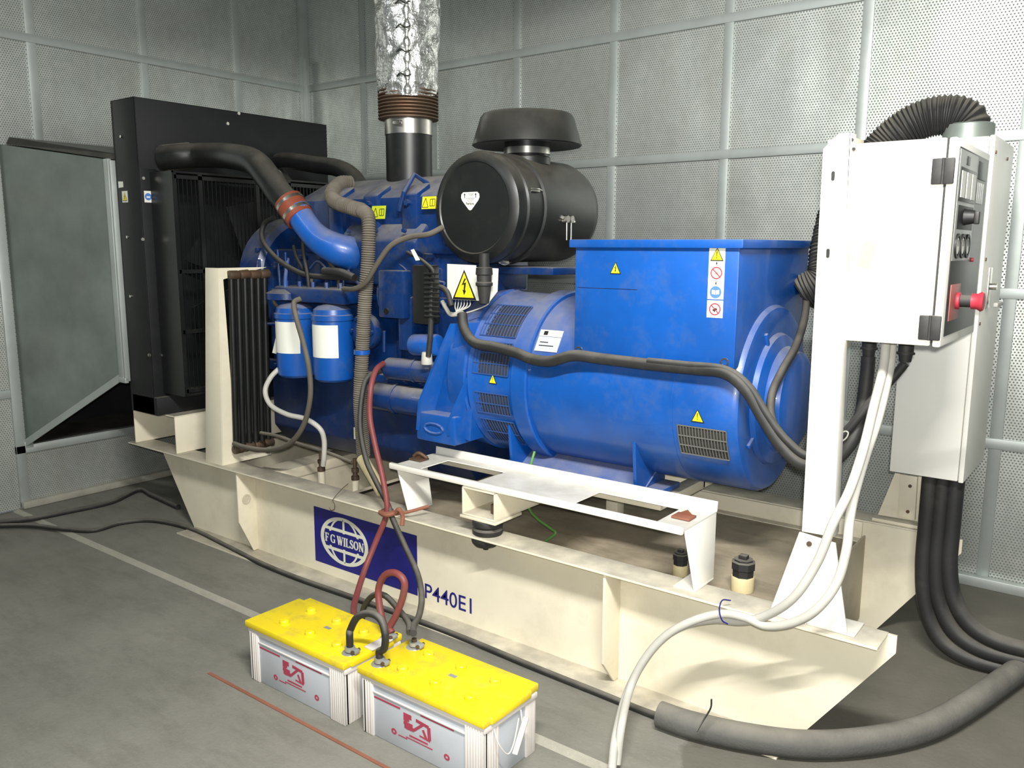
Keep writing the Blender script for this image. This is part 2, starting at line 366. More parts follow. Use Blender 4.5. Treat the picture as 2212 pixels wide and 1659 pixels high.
# ------------------------------------------------------------------ skid base
FY0, WY, RY, RY1, RZ = 2.43, 2.552, 3.60, 3.73, .463
sk = thing('skid_base', (-2.6, 3.08, 0), 'long cream steel skid base carrying the engine and alternator', 'base frame')
def rail(name, yf, yw, sgn):
    mb = MB(CREAM)
    mb.box((-4.68, yf, RZ-.009), (-.53, yw+.008*sgn, RZ), .002)
    mb.box((-4.22, yf, 0), (-.80, yw+.008*sgn, .010), .002)
    mb.prism([(-4.56, yw, RZ-.009), (-4.235, yw, 0), (-.795, yw, 0), (-.505, yw, .405), (-.505, yw, RZ-.003)], (0, .008*sgn, 0))
    return mb.build(name, sk)
rail('front_rail', FY0, WY, 1); rail('rear_rail', RY1, RY+.008, -1)
def gusset(x, zc, yb, hole=False, th=.010):
    mb = MB(CREAM); P = [(x, FY0+.012, RZ-.01), (x, WY, RZ-.01), (x, WY, .012), (x, WY-.03, .012), (x, FY0+.012, zc)]
    mb.prism(P, (th, 0, 0), .001)
    if hole: mb.use(CREAMD); mb.lathe((x+th-.002, (FY0+WY)/2, .30), (1, 0, 0), [(0, .026), (.006, .026), (.006, .018), (.004, .016), (.004, 0)], 24)
    mb.build('stiffener', sk)
gusset(-3.645, .185, 0, True); gusset(-1.455, .11, 0); 
mb = MB(TANK); mb.box((-3.02, WY+.012, .05), (-.875, RY-.004, .385), .004); mb.build('tank_top', sk, label='dusty brown top of the tank between the rails')
mb = MB(CREAMD); mb.box((-.874, WY+.01, .03), (-.866, RY-.002, .40), .001); mb.build('tank_end_plate', sk)
mb = MB(CREAM); mb.box((-3.02, RY-.012, .38), (-.88, RY-.004, RZ-.005), .002); mb.box((-3.02, RY-.06, .38), (-.88, RY-.012, .388), .002); mb.build('rear_lip', sk)
mb = MB(CREAMD)
mb.box((-3.60, 2.57, .40), (-3.45, 3.59, .46), .003)
mb.prism([(-3.45, 2.57, .20), (-3.05, 2.57, .40), (-3.05, 2.57, .385), (-3.45, 2.57, .185)], (0, 1.02, 0))
mb.box((-3.46, 2.57, .18), (-3.45, 3.59, .41)); mb.build('cross_member', sk); mb = MB(CREAMD); mb.box((-4.25, 2.57, .02), (-4.24, 3.59, .42)); mb.build('end_plate', sk)
# radiator foot channel at the left end
mb = MB(CREAM)
mb.box((-4.635, 2.45, RZ), (-4.627, 3.69, .665), .001); mb.box((-4.205, 2.45, RZ), (-4.197, 3.69, .665), .001)
mb.prism([(-4.635, 2.45, .665), (-4.197, 2.45, .665), (-4.197, 3.69, .665), (-4.635, 3.69, .665)], (0, 0, .007))
mb.build('radiator_foot', sk)
# logo decal on the web
yl = WY-.0006
mb = MB(NAVY); mb.box((-3.17, yl-.0005, .060), (-2.474, WY+.001, .340)); 
F0 = Fr((-2.955, yl-.0005, .203), (1, 0, 0), (0, 0, 1))
mb.use(CRM); SX = 1.42; RR = .118
h0, h1 = .0002, .001
F0.ring(mb, (0, 0), RR-.016, RR, h0, h1, n=48, sx=SX)
for sg in (1, -1):
    zb = .050*sg; hw = SX*math.sqrt((RR-.006)**2-.050**2)
    F0.bar(mb, (-hw, zb), (hw, zb), .015, h0, h1)
    F0.bar(mb, (0, zb*.78), (0, sg*(RR-.006)), .013, h0, h1)
    for sx2 in (1, -1):
        pts = [(sx2*SX*.062*math.cos(t)*1.15, sg*(RR-.006)*math.sin(t)) for t in [math.radians(20+70*k/10) for k in range(11)]]
        for a, b in zip(pts, pts[1:]):
            if abs(a[1]) > .044 or abs(b[1]) > .044: F0.bar(mb, a, b, .010, h0, h1)
        pts = [(sx2*SX*.100*math.cos(t), sg*(RR*1.0)*math.sin(t)) for t in [math.radians(24+40*k/8) for k in range(9)]]
        F0.bar(mb, (sx2*.098, zb), (sx2*.098, zb*.72), .010, h0, h1)
# serif capitals drawn as strokes: unit height 1, (width, thick strokes, thin strokes, serifs)
TK, TN = .20, .09
def serif(x, z, w=.30): return ((x-w/2, z), (x+w/2, z), .07)
G = {
 'F': (.72, [((.2, 0), (.2, 1), TK), ((.2, .96), (.68, .96), TN), ((.2, .52), (.52, .52), TN), ((.66, .98), (.66, .76), TN), ((.52, .62), (.52, .42), .06), serif(.2, .03, .4), serif(.15, .97, .3)]),
 'I': (.46, [((.23, 0), (.23, 1), TK), serif(.23, .03, .42), serif(.23, .97, .42)]),
 'L': (.74, [((.2, 0), (.2, 1), TK), ((.1, .04), (.68, .04), TN), ((.67, .0), (.67, .25), TN), serif(.2, .97, .4)]),
 'W': (1.16, [((.12, 1), (.36, 0), TK), ((.36, 0), (.58, .9), TN), ((.52, 1), (.78, 0), TK), ((.78, 0), (1.02, 1), TN), serif(.12, .97, .32), serif(.55, .97, .3), serif(1.02, .97, .26)]),
 'N': (.92, [((.16, 0), (.16, 1), TN), ((.12, 1), (.74, 0), TK), ((.76, 0), (.76, 1), TN), serif(.16, .03, .28), serif(.76, .97, .28), serif(.1, .97, .22)]),
}
def arc(cx, cz, rx, rz, a0, a1, thick, n=12):
    out = []
    for k in range(n):
        t0, t1 = math.radians(a0+(a1-a0)*k/n), math.radians(a0+(a1-a0)*(k+1)/n); tm = (t0+t1)/2
        w = TN+(thick-TN)*abs(math.cos(tm)); out.append(((cx+rx*math.cos(t0), cz+rz*math.sin(t0)), (cx+rx*math.cos(t1), cz+rz*math.sin(t1)), w))
    return out
G['O'] = (.94, arc(.44, .5, .34, .46, 0, 360, TK, 20)); G['G'] = (.98, arc(.48, .5, .36, .46, 45, 330, TK, 16)+[((.78, 0.05), (.78, .42), TK*.9), serif(.74, .42, .36), ((.80, .95), (.80, .70), .07)])
G['S'] = (.72, arc(.34, .74, .22, .22, 30, 250, TK*.9, 9)+[((.2, .62), (.5, .40), TK)]+arc(.36, .26, .22, .22, -150, 60, TK*.9, 9)+[((.56, .96), (.56, .72), .07), ((.12, .04), (.12, .28), .07)])
def serif_text(mb, fr, s, x, z, hgt, sx):
    for ch in s:
        if ch == ' ': x += .30*hgt*sx; continue
        w, st = G[ch]
        for a, b, t in st: fr.bar(mb, (x+a[0]*hgt*sx, z+a[1]*hgt), (x+b[0]*hgt*sx, z+b[1]*hgt), t*hgt*(.9 if abs(a[1]-b[1]) < .1 else 1), h0, h1)
        x += w*hgt*sx
    return x
serif_text(mb, F0, 'F G WILSON', -.136, -.022, .043, .88)
mb.build('maker_decal', sk, label='navy decal with cream globe and lettering')
mb = MB(NAVY); text(mb, 'P440E1', (-2.435, WY-.0012, .064), (1, 0, 0), (0, 0, 1), .098, bold=.0003, spacing=1.0)
mb.build('model_lettering', sk, label='dark blue model lettering')
# caps and stubs on the tank
def cap(p, r, h, name, lab):
    mb = MB(BEIGE); mb.cyl(p, Vector(p)+Vector((0, 0, h*.45)), r*.95, bev=.003); o = mb.build('pipe_socket', sk)
    mb = MB(RUB); p = Vector(p)+Vector((0, 0, h*.45)); mb.lathe(p, (0, 0, 1), [(0, 0), (0, r*.9), (h*.2, r*.9), (h*.22, r), (h*.42, r), (h*.45, r*.8), (h*.5, r*.8), (h*.5, 0)], 8)
    mb.box(p+Vector((-r*.35, -r*.3, h*.5)), p+Vector((r*.35, r*.3, h*.62)), .002); mb.build('filler_cap', o)
cap(at(1469, 1242, 'z', .385), .030, .095, '', ''); cap(at(1603, 1275, 'z', .385), .043, .125, '', '')
for u, v, hh in ((695, 1042, .06), (768, 1053, .04)):
    p = at(u, v, 'z', .40); mb = MB(CREAM); mb.cyl(p-Vector((0, 0, .02)), p+Vector((0, 0, hh)), .018); o = mb.build('pipe_socket', sk)
    mb = MB(DKST); mb.lathe(p+Vector((0, 0, hh)), (0, 0, 1), [(0, 0), (0, .02), (.02, .02), (.022, .012), (.04, .012), (.042, .018), (.06, .018), (.062, .01), (.11, .01), (.11, 0)], 10); mb.build('valve_fitting', o)

# cross tube with rubber mount
for xx in (-2.04,):
    t = thing('support_crossbeam', (xx, 3.0, .53), 'open-ended cream square crossbeam under the white battery tray', 'crossbeam')
    mb = MB(CREAM); a, w, z0, z1, th = xx-.085, .17, .536, .652, .008
    mb.box((a, 2.452, z0), (a+w, 3.72, z0+th), .002); mb.box((a, 2.452, z1-th), (a+w, 3.72, z1), .003)
    mb.box((a, 2.452, z0), (a+th, 3.72, z1), .003); mb.box((a+w-th, 2.452, z0), (a+w, 3.72, z1), .003)
    mb.box((a-.006, 2.446, z0-.012), (a+w+.006, 2.62, z0), .002); mb.build('square_tube', t)
    mb = MB(DKST); mb.cyl((xx+.03, 2.52, z0+th), (xx+.03, 2.52, z0+.045), .016, n=6); mb.build('mount_bolt', t)
    t2 = thing('rubber_mount', (xx+.01, 2.515, RZ), 'black ribbed rubber mount between crossbeam and front rail', 'mount')
    mb = MB(RUB); mb.lathe((xx+.01, 2.50, RZ-.002), (0, 0, 1), [(0, 0), (0, .058), (.01, .062), (.022, .062), (.03, .054), (.04, .062), (.054, .062), (.063, .058), (.063, 0)], 32); mb.build('upper_rubber', t2)
    mb = MB(RUB); mb.lathe((xx+.01, 2.488, RZ-.009), (0, 0, -1), [(0, 0), (0, .055), (.012, .058), (.024, .055), (.036, .045), (.036, .012), (.055, .011), (.055, 0)], 32); mb.build('lower_rubber', t2)
# battery tray
t = thing('battery_tray', (-1.85, 2.6, RZ), 'empty white folded steel tray standing on the front rail', 'tray')
TX0, TX1, TY0, TY1, TZ = -2.535, -1.165, 2.47, 2.735, .668
mb = MB(WHITE)
def plate_with_holes(mb):
    z0, z1 = TZ-.004, TZ; xs = [TX0, -2.40, -2.08, -1.62, -1.28, TX1]
    for a, b in zip(xs[::2], xs[1::2]): mb.box((a, TY0, z0), (b, TY1, z1))
    for a, b in zip(xs[1::2], xs[2::2]):
        mb.box((a, TY0, z0), (b, TY0+.03, z1)); mb.box((a, TY1-.055, z0), (b, TY1, z1))
    
plate_with_holes(mb); mb.build('tray_top', t)
mb = MB(WHITE); mb.box((TX0-.01, TY0-.012, TZ-.016), (TX1, TY0+.006, TZ+.012), .006); mb.build('front_lip', t)
mb = MB(WHITE); mb.prism([(TX0+.01, TY1, TZ-.004), (TX0+.01, TY1+.003, TZ+.034), (TX1, TY1+.003, TZ+.034), (TX1, TY1, TZ-.004)], (0, .006, 0), .001); mb.build('rear_lip', t)
mb = MB(WHITE); mb.prism([(TX0+.012, TY0+.01, TZ-.004), (TX0+.012, TY1-.07, TZ-.004), (TX0+.075, TY1-.10, RZ+.001), (TX0+.075, TY0+.015, RZ+.001)], (.005, 0, 0), .001); mb.build('leg', t)
mb = MB(WHITE); mb.prism([(TX1-.006, TY0+.012, TZ-.004), (TX1-.006, TY1, TZ-.004), (TX1+.045, TY1-.12, RZ+.001), (TX1+.045, TY0-.002, RZ+.001)], (.005, 0, 0), .001)
mb.box((TX1-.03, TY0+.0, RZ+.001), (TX1+.05, TY1-.12, RZ+.005)); mb.build('leg', t)
for u, v, nm in ((905, 993, 0), (1477, 1118, 1)):
    p = at(u, v, 'z', TZ+.002); mb = MB(DKST if not nm else RUST)
    mb.box(p+Vector((-.035, -.03, 0)), p+Vector((.035, .03, .008)), .003); mb.prism([p+Vector((-.03, 0, .008)), p+Vector((.03, .01, .008)), p+Vector((.012, 0, .03))], (0, .004, 0))
    if nm == 0: mb.tube([p+Vector((-.03, 0, .012)), p+Vector((0, .0, .03)), p+Vector((.04, .01, .012))], .008)
    o = single(mb, 'rusty_clamp', ['dark rusty clamp lying on the left end of white tray', 'brown rusty clamp plate on the right end of white tray'][nm], 'clamp')

# ------------------------------------------------------------------ radiator
rd = thing('radiator', (-4.43, 3.04, .672), 'tall black radiator package at the left end of the base', 'radiator')
rx0, rx1, ry0, ry1, rz0, rz1 = -4.55, -4.31, 2.40, 3.68, .672, 2.36
mb = MB(BLK2); mb.box((rx0, ry0, rz0), (rx1, ry0+.006, rz1), .002); mb.box((rx0, ry0, rz0), (rx0+.02, ry0+.05, rz1)); mb.box((rx1-.004, ry0, rz0), (rx1, ry0+.10, 2.0), .001)
mb.build('side_panel', rd); mb = MB(BLK2); mb.box((rx0, ry1-.006, rz0), (rx1, ry1, rz1), .002); mb.box((rx1-.004, ry1-.10, rz0), (rx1, ry1, 2.0), .001); mb.build('side_panel', rd)
mb = MB(BLK2); mb.box((rx0, ry0, rz1-.006), (rx1, ry1, rz1), .002); mb.box((rx1-.006, ry0, 1.99), (rx1, ry1, rz1), .002); mb.build('top_panel', rd)
mb = MB(BLK2); mb.box((rx0+.03, ry0+.08, rz0+.02), (rx0+.12, ry1-.08, 2.02)); mb.build('core', rd)
mb = MB(BLK2); mb.box((rx0, ry0, rz0), (rx1+.03, ry1, rz0+.10), .004); mb.build('bottom_panel', rd)
mb = MB(BLK); # guard frame in front of the fan
gx, gy0, gy1, gz0, gz1 = -4.16, 2.52, 3.10, 1.42, 1.99
SH = -4.10
mb.box((rx1, 2.46, .80), (SH, 2.47, 1.98)); mb.box((rx1, 2.46, 1.97), (SH, 3.60, 1.98)); mb.box((rx1, 3.59, .8), (SH, 3.60, 1.98)); mb.box((rx1, 2.46, .79), (SH, 3.6, .80)); mb.build('fan_shroud', rd)
mb = MB(BLK)
for yy in (2.47, 2.62, 2.98, 3.2, 3.58): mb.box((SH-.004, yy-.012, .80), (SH+.006, yy+.012, 1.97))
for zz in (.82, 1.14, 1.46, 1.95): mb.box((SH-.004, 2.47, zz-.010), (SH+.006, 3.58, zz+.010))
for k in range(46): 
    yy = 2.47+1.11*k/45; mb.box((SH-.002, yy-.0018, .82), (SH+.002, yy+.0018, 1.95))
mb.build('fan_guard', rd)
mb = MB(BLK2); cx, cy, cz = -4.22, 3.04, 1.38
mb.cyl((cx-.03, cy, cz), (cx+.06, cy, cz), .09)
for k in range(7):
    a = 2*math.pi*k/7; d = Vector((0, math.cos(a), math.sin(a))); p = Vector((0, -math.sin(a), math.cos(a)))
    c = Vector((cx, cy, cz)); mb.prism([c+d*.08-p*.05, c+d*.46-p*.09+Vector((.03, 0, 0)), c+d*.46+p*.07-Vector((.03, 0, 0)), c+d*.08+p*.04], (.006, 0, 0))
mb.build('fan', rd)
for u, v in ((491, 267), (515, 245)):
    mb = MB(STEEL); p = at(u, v, 'x', rx1); mb.cyl(p, p+Vector((.006, 0, 0)), .010, n=6); mb.build('bolt', rd)
for u, v in ((262, 295), (276, 512), (283, 640)):
    mb = MB(STEEL); p = at(u, v, 'y', ry0); mb.cyl(p, p-Vector((0, .006, 0)), .008, n=6); mb.build('bolt', rd)
for u, v in ((309, 385), (308, 517), (322, 767), (350, 767), (340, 578)):
    mb = MB(STEEL); p = at(u, v, 'x', rx1+.001); mb.cyl(p, p+Vector((.006, 0, 0)), .009, n=6); mb.build('bolt', rd)
p = at(270, 425, 'y', ry0); fr = Fr(p, (1, 0, 0), (0, 0, 1)); mb = MB(SIGNW); fr.poly(mb, [(-.028, -.030), (.028, -.030), (.028, .030), (-.028, .030)], 0, .001); tri_sign(mb, fr, .048, 'bolt'); mb.build('warning_label', rd)
p = at(261, 399, 'y', ry0); fr = Fr(p, (1, 0, 0), (0, 0, 1)); mb = MB(SIGNW); fr.poly(mb, [(-.024, -.016), (.024, -.014), (.024, .016), (-.024, .018)], 0, .001); mb.build('blank_label', rd)
p = at(320, 425, 'x', rx1); fr = Fr(p, (0, 1, 0), (0, 0, 1)); mb = MB(SIGNW); fr.poly(mb, [(-.022, -.030), (.022, -.030), (.022, .030), (-.022, .030)], 0, .001); mb.use(SIGNB); fr.ring(mb, (0, 0), 0, .019, .001, .0016, 20); mb.use(SIGNW); fr.bar(mb, (-.010, -.002), (.010, -.002), .008, .0016, .002); mb.build('reading_label', rd)
# oil cooler post + tubes
t = thing('tube_cooler', (-3.8, 2.6, RZ), 'dark vertical tube cooler on a cream upright by front rail', 'cooler')
mb = MB(CREAM)
mb.prism([(-3.925, 2.452, RZ), (-3.775, 2.452, RZ), (-3.715, 2.452, 1.487), (-3.83, 2.452, 1.487)], (0, .006, 0), .001)
mb.prism([(-3.782, 2.455, RZ), (-3.782, 2.76, RZ), (-3.782, 2.76, .51), (-3.782, 2.64, .60), (-3.755, 2.52, .62), (-3.72, 2.475, 1.43), (-3.722, 2.60, 1.46), (-3.722, 2.74, 1.487), (-3.722, 2.455, 1.487)], (.006, 0, 0))
mb.build('upright', t)
for k in range(6):
    y = 2.515+.040*k; mb = MB(BLK if k % 2 else BRNRUB) if False else MB(BLK)
    mb.cyl((-3.735, y, .55), (-3.705, y, 1.45), .0165, n=14); mb.build('tube', t)
for zz, dx in ((1.45, .03), (.545, 0)):
    mb = MB(DKST); 
    for k in range(4): mb.cyl((-3.735+dx, 2.50+.062*k, zz), (-3.735+dx, 2.555+.062*k, zz+.004*(k % 2)), .024, n=16, bev=.004)
    mb.build('manifold', t)

# ------------------------------------------------------------------ engine
en = thing('diesel_engine', (-3.15, 3.05, .55), 'large dusty blue diesel engine between radiator and alternator', 'engine')
EX0, EX1 = -3.92, -2.42
mb = MB(SUMP); P = [(2.82, .95), (2.82, .62), (2.90, .52), (3.22, .52), (3.30, .62), (3.30, .95)]
mb.prism([(EX0+.10, y, z) for y, z in P], (EX1-EX0-.10, 0, 0), .012); mb.build('oil_sump', en)
mb = MB(ENGB); mb.box((EX0, 2.84, .93), (EX1, 3.30, 1.58), .015)
for k in range(6): mb.box((EX0+.12+.24*k, 2.81, 1.02), (EX0+.15+.24*k, 2.85, 1.50), .006)
mb.box((EX0, 2.80, .93), (EX1, 2.86, .985), .01); mb.box((EX0+.1, 2.80, 1.34), (EX1, 2.86, 1.37), .006)
for k in range(14): mb.cyl((EX0+.06+.108*k, 2.80, .958), (EX0+.06+.108*k, 2.785, .958), .012, n=6)
mb.build('engine_block', en)
mb = MB(ENGB); P = [(2.80, 1.56), (2.77, 1.82), (2.98, 1.925), (3.34, 1.925), (3.42, 1.80), (3.40, 1.56)]
mb.prism([(-3.50, y, z) for y, z in P], (1.06, 0, 0), .022)
for k in range(4):
    x = -3.24+.25*k; mb.prism([(x, 2.755, 1.60), (x, 2.755, 1.83), (x, 2.85, 1.885), (x, 2.85, 1.6)], (.10, 0, 0), .012); mb.cyl((x+.05, 2.755, 1.79), (x+.05, 2.735, 1.79), .014, n=6)
mb.build('rocker_cover', en)
mb = MB(ENGB); P = [(2.72, 1.42), (2.70, 1.62), (2.78, 1.70), (2.86, 1.70), (2.86, 1.40)]
mb.prism([(-3.12, y, z) for y, z in P], (.52, 0, 0), .02)
for k in range(3): mb.cyl((-3.02+.18*k, 2.70, 1.665), (-3.02+.18*k, 2.685, 1.668), .011, n=6)
mb.build('intake_manifold', en)
mb = MB(ENGB); mb.lathe((EX0-.05, 3.06, 1.42), (1, 0, 0), [(0, 0), (0, .30), (.02, .33), (.17, .33), (.19, .30), (.19, 0)], 40); mb.lathe((EX0-.10, 3.06, 1.42), (1, 0, 0), [(0, 0), (0, .15), (.05, .15), (.05, 0)], 24)
mb.box((EX0-.02, 2.84, .93), (EX0+.12, 3.3, 1.3), .02)
mb.build('timing_case', en)
mb = MB(BLK); mb.lathe((-4.03, 3.05, 1.18), (1, 0, 0), [(0, 0), (0, .12), (.01, .13), (.03, .11), (.05, .13), (.06, .12), (.06, 0)], 30); mb.lathe((-4.03, 2.86, 1.50), (1, 0, 0), [(0, 0), (0, .06), (.05, .06), (.05, 0)], 24)
mb.tube([(-4.0, 3.17, 1.16), (-4.0, 2.93, 1.10), (-4.0, 2.80, 1.48), (-4.0, 2.88, 1.56), (-4.0, 3.15, 1.25), (-4.0, 3.17, 1.16)], .008); mb.build('belt_drive', en)
# oil filters
for x, y, zt in ((-3.395, 2.66, 1.33), (-3.12, 2.665, 1.315)):
    mb = MB(BLUE); mb.lathe((x, y, .95 if x < -3.3 else .955), (0, 0, 1), [(0, 0), (0, .080), (.012, .094), (.05, .098), (.29, .098), (.295, .103), (.318, .103), (.322, .096), (.345, .09), (.36, .07), (.375, 0)], 40)
    o = mb.build('oil_filter', en)
    mb = MB(SIGNW); c = Vector((x, y, 0)); a0 = math.atan2(-y, -x)  # faces the room
    mb.lathe((x, y, 1.075), (0, 0, 1), [(0, .0990), (.155, .0990)], 20, a0=-.82, a1=.80, ref=(.30, -1, 0)); mb.build('label', o, label='cream paper label')
mb = MB(ENGB); mb.box((-3.52, 2.62, 1.325), (-2.99, 2.84, 1.40), .02); mb.lathe((-3.46, 2.66, 1.335), (0, 0, 1), [(0, 0), (0, .10), (.03, .10), (.05, .06), (.05, 0)], 24)
for k in range(5): mb.cyl((-3.45+.1*k, 2.66, 1.40), (-3.45+.1*k, 2.66, 1.425), .012, n=6)
mb.build('filter_head', en)
# misc engine furniture
def blk(name, u0, v0, u1, v1, y, d, m=ENGB, bev=.01):
    a, b = at(u0, v0, 'y', y), at(u1, v1, 'y', y); mb = MB(m); mb.box((a.x, y, a.z), (b.x, y+d, b.z), bev); return mb
mb = blk('', 815, 583, 872, 690, 2.66, .12); p = at(835, 672, 'y', 2.66); mb.use(BLK); mb.cyl(p, p-Vector((0, .004, 0)), .014); mb.build('control_module', en)
mb = blk('', 858, 640, 890, 760, 2.70, .10); mb.build('fuel_block', en)
mb = blk('', 889, 572, 927, 702, 2.62, .07, BLK, .008)
for k in range(10):
    z = 1.30+.02*k; mb.box((-2.47, 2.612, z), (-2.39, 2.625, z+.008), .002)
mb.build('terminal_strip', en)
mb = MB(BLUE); p = at(893, 745, 'y', 2.68); mb.cyl(p, p+Vector((.15, 0, .01)), .048, bev=.01); mb.build('lift_pump', en)
mb = MB(ENGB); a, b = at(838, 795, 'y', 2.68), at(945, 805, 'y', 2.72); mb.cyl(a, b, .050, bev=.01); mb.lathe(a+(b-a)*.55, b-a, [(0, 0), (0, .054), (.012, .054), (.012, 0)], 24); mb.build('starter_solenoid', en)
mb = MB(ENGB); a, b = at(800, 852, 'y', 2.69), at(925, 872, 'y', 2.74); mb.cyl(a, b, .066, bev=.015); mb.lathe(a+(b-a)*.45, b-a, [(0, 0), (0, .071), (.015, .071), (.015, 0)], 24); mb.build('starter_motor', en)
mb = MB(CABG); p = at(922, 775, 'y', 2.64); mb.cyl(p-Vector((0, 0, .025)), p+Vector((0, 0, .03)), .026, .022, n=14, bev=.004); mb.build('pale_connector', en, label='dusty pale plastic connector')
# injection pump, extra pipes, clips and recesses on the near side of the block
mb = MB(ENGB); c = at(800, 715, 'y', 2.74); mb.cyl(c, c-Vector((0, .05, 0)), .085, n=28, bev=.012); mb.cyl(c-Vector((0, .05, 0)), c-Vector((0, .075, 0)), .04, n=20, bev=.006)
for k in range(6): a = k*1.047; q = c+Vector((math.cos(a)*.068, -.05, math.sin(a)*.068)); mb.cyl(q, q-Vector((0, .012, 0)), .010, n=6)
mb.build('injection_pump', en)
mb = MB(ENGB); c = at(755, 775, 'y', 2.78); mb.box(c+Vector((-.09, -.02, -.05)), c+Vector((.05, .05, .05)), .015); mb.cyl(c+Vector((0, -.02, 0)), c+Vector((0, -.06, 0)), .03, n=18, bev=.006); mb.build('oil_cooler_cover', en)
rr = random.Random(3)
for k in range(9):
    u0 = 560+k*38+rr.uniform(-10, 10); v0 = 570+rr.uniform(-40, 60); yy = 2.70+rr.uniform(0, .06)
    mb = MB(rr.choice([ENGB, RUB, ENGB, BRNRUB])); mb.tube([at(u0, v0, 'y', yy), at(u0+rr.uniform(-8, 12), v0+25, 'y', yy-.02), at(u0+rr.uniform(5, 30), v0+50, 'y', yy-.02), at(u0+rr.uniform(10, 45), v0+rr.uniform(60, 110), 'y', yy+.02)], rr.uniform(.004, .009), n=8); mb.build('small_line', en)
for k in range(10):
    u0 = 575+k*40+rr.uniform(-8, 8); c = at(u0, 545+rr.uniform(-8, 60), 'y', 2.80); mb = MB(ENGB); mb.cyl(c, c-Vector((0, .05, 0)), .014+.006*rr.random(), n=6, bev=.002); mb.build('union_nut', en)
mb = MB(BLUE); mb.tube([at(617, 640, 'y', 2.62), at(617, 600, 'y', 2.66), at(622, 560, 'y', 2.74)], .010, n=10); mb.build('feed_pipe', en)
mb = MB(SIGNW); mb.prism([at(604, 692, 'y', 2.60), at(612, 696, 'y', 2.60), at(599, 765, 'y', 2.60), at(588, 762, 'y', 2.60)], (0, .003, 0)); mb.build('paper_strip', en, label='torn pale paper strip')
mb = MB(SIGNW); mb.prism([at(887, 540, 'y', 2.60), at(893, 538, 'y', 2.60), at(906, 562, 'y', 2.60), at(898, 563, 'y', 2.60)], (0, .004, 0)); mb.build('paper_tag', en, label='small pale tag')
# flywheel housing with ribbed bracket leg
mb = MB(BLUE); mb.lathe((-2.44, 3.05, 1.04), (1, 0, 0), [(0, 0), (0, .33), (.03, .36), (.13, .37), (.14, .355), (.16, 0)], 48)
mb.build('flywheel_housing', en)
mb = MB(BLUE)
mb.prism([(-2.53, 2.71, .80), (-2.30, 2.71, .76), (-2.27, 2.71, 1.10), (-2.30, 2.71, 1.28), (-2.36, 2.71, 1.28)], (0, .20, 0), .006)
mb.prism([(-2.555, 2.64, .79), (-2.54, 2.64, .92), (-2.40, 2.70, 1.27), (-2.37, 2.74, 1.27), (-2.53, 2.74, .79)], (.012, 0, 0))
mb.prism([(-2.37, 2.64, .79), (-2.37, 2.64, .85), (-2.28, 2.70, 1.10), (-2.28, 2.74, 1.08), (-2.35, 2.74, .77)], (.012, 0, 0))
mb.box((-2.56, 2.645, .745), (-2.33, 2.80, .875), .012)
for k in range(10): a = 2*math.pi*k/10; b_2 = 2*math.pi*(k+1)/10; mb.tube([(-2.45+.055*math.cos(a), 2.642, .81+.022*math.sin(a)), (-2.45+.055*math.cos(b_2), 2.642, .81+.022*math.sin(b_2))], .006, n=6, smooth=False)
mb.build('mounting_bracket', en)
# charge air elbow in blue
mb = MB(BLUE); E0 = at(655, 470, 'y', 2.62)
mb.tube([at(640, 452, 'y', 2.60), at(662, 487, 'y', 2.61), at(690, 517, 'y', 2.63), at(728, 538, 'y', 2.67), at(765, 548, 'y', 2.74), at(790, 550, 'y', 2.82)], .062, n=24, sub=8, rad=lambda d, t: .062+.030*max(0, t-.3)/.7)
mb.build('inlet_elbow', en)
# lifting arm over the cover, sensor lines, wiring on the block
mb = MB(ENGB); mb.tube([at(862, 455, 'y', 2.74), at(873, 415, 'y', 2.74), at(895, 377, 'y', 2.80), at(925, 397, 'y', 2.86)], .011, smooth=False); mb.build('lifting_eye', en)
for k in range(3):
    pass
mb = MB(BRNRUB); mb.corr([at(757, 395, 'y', 2.90), at(735, 396, 'y', 2.84), at(718, 415, 'y', 2.76), at(724, 435, 'y', 2.68), at(755, 447, 'y', 2.66), at(783, 455, 'y', 2.66)], .033, .012, .08); mb.build('breather_hose', en, label='dusty brown corrugated hose')
mb = MB(BRNRUB); mb.corr([at(783, 455, 'y', 2.655), at(796, 475, 'y', 2.61), at(795, 560, 'y', 2.60), at(789, 640, 'y', 2.60), at(783, 750, 'y', 2.60), at(778, 860, 'y', 2.60), at(782, 930, 'y', 2.62), at(785, 985, 'y', 2.64)], .030, .010, .10); mb.build('drain_hose', en, label='long brown corrugated hose hanging down')
mb = MB(BLUE); p = at(782, 765, 'y', 2.60); mb.lathe(p, (0, 0, 1), [(0, .034), (0, .037), (.02, .037), (.02, .034)], 24); mb.build('blue_band', en, label='blue band on hose')
mb = MB(RUB)
mb.tube([at(592, 470, 'y', 2.74), at(570, 485, 'y', 2.74), at(568, 520, 'y', 2.72), at(600, 560, 'y', 2.70), at(650, 590, 'y', 2.68), at(700, 598, 'y', 2.68), at(770, 600, 'y', 2.68)], .013)
mb.tube([at(700, 585, 'y', 2.66), at(735, 588, 'y', 2.65), at(765, 600, 'y', 2.66)], .018)
mb.tube([at(880, 545, 'y', 2.66), at(915, 565, 'y', 2.62), at(937, 590, 'y', 2.62), at(925, 620, 'y', 2.64)], .008)
mb.tube([at(668, 640, 'y', 2.66), at(665, 600, 'y', 2.66), at(655, 540, 'y', 2.70), at(655, 500, 'y', 2.74)], .009)
mb.tube([at(930, 640, 'y', 2.65), at(945, 620, 'y', 2.66), at(965, 630, 'y', 2.66), at(975, 660, 'y', 2.66)], .012)
mb.tube([at(935, 585, 'y', 2.64), at(932, 650, 'y', 2.63), at(930, 720, 'y', 2.63), at(925, 770, 'y', 2.63)], .012)
mb.build('wiring_harness', en)
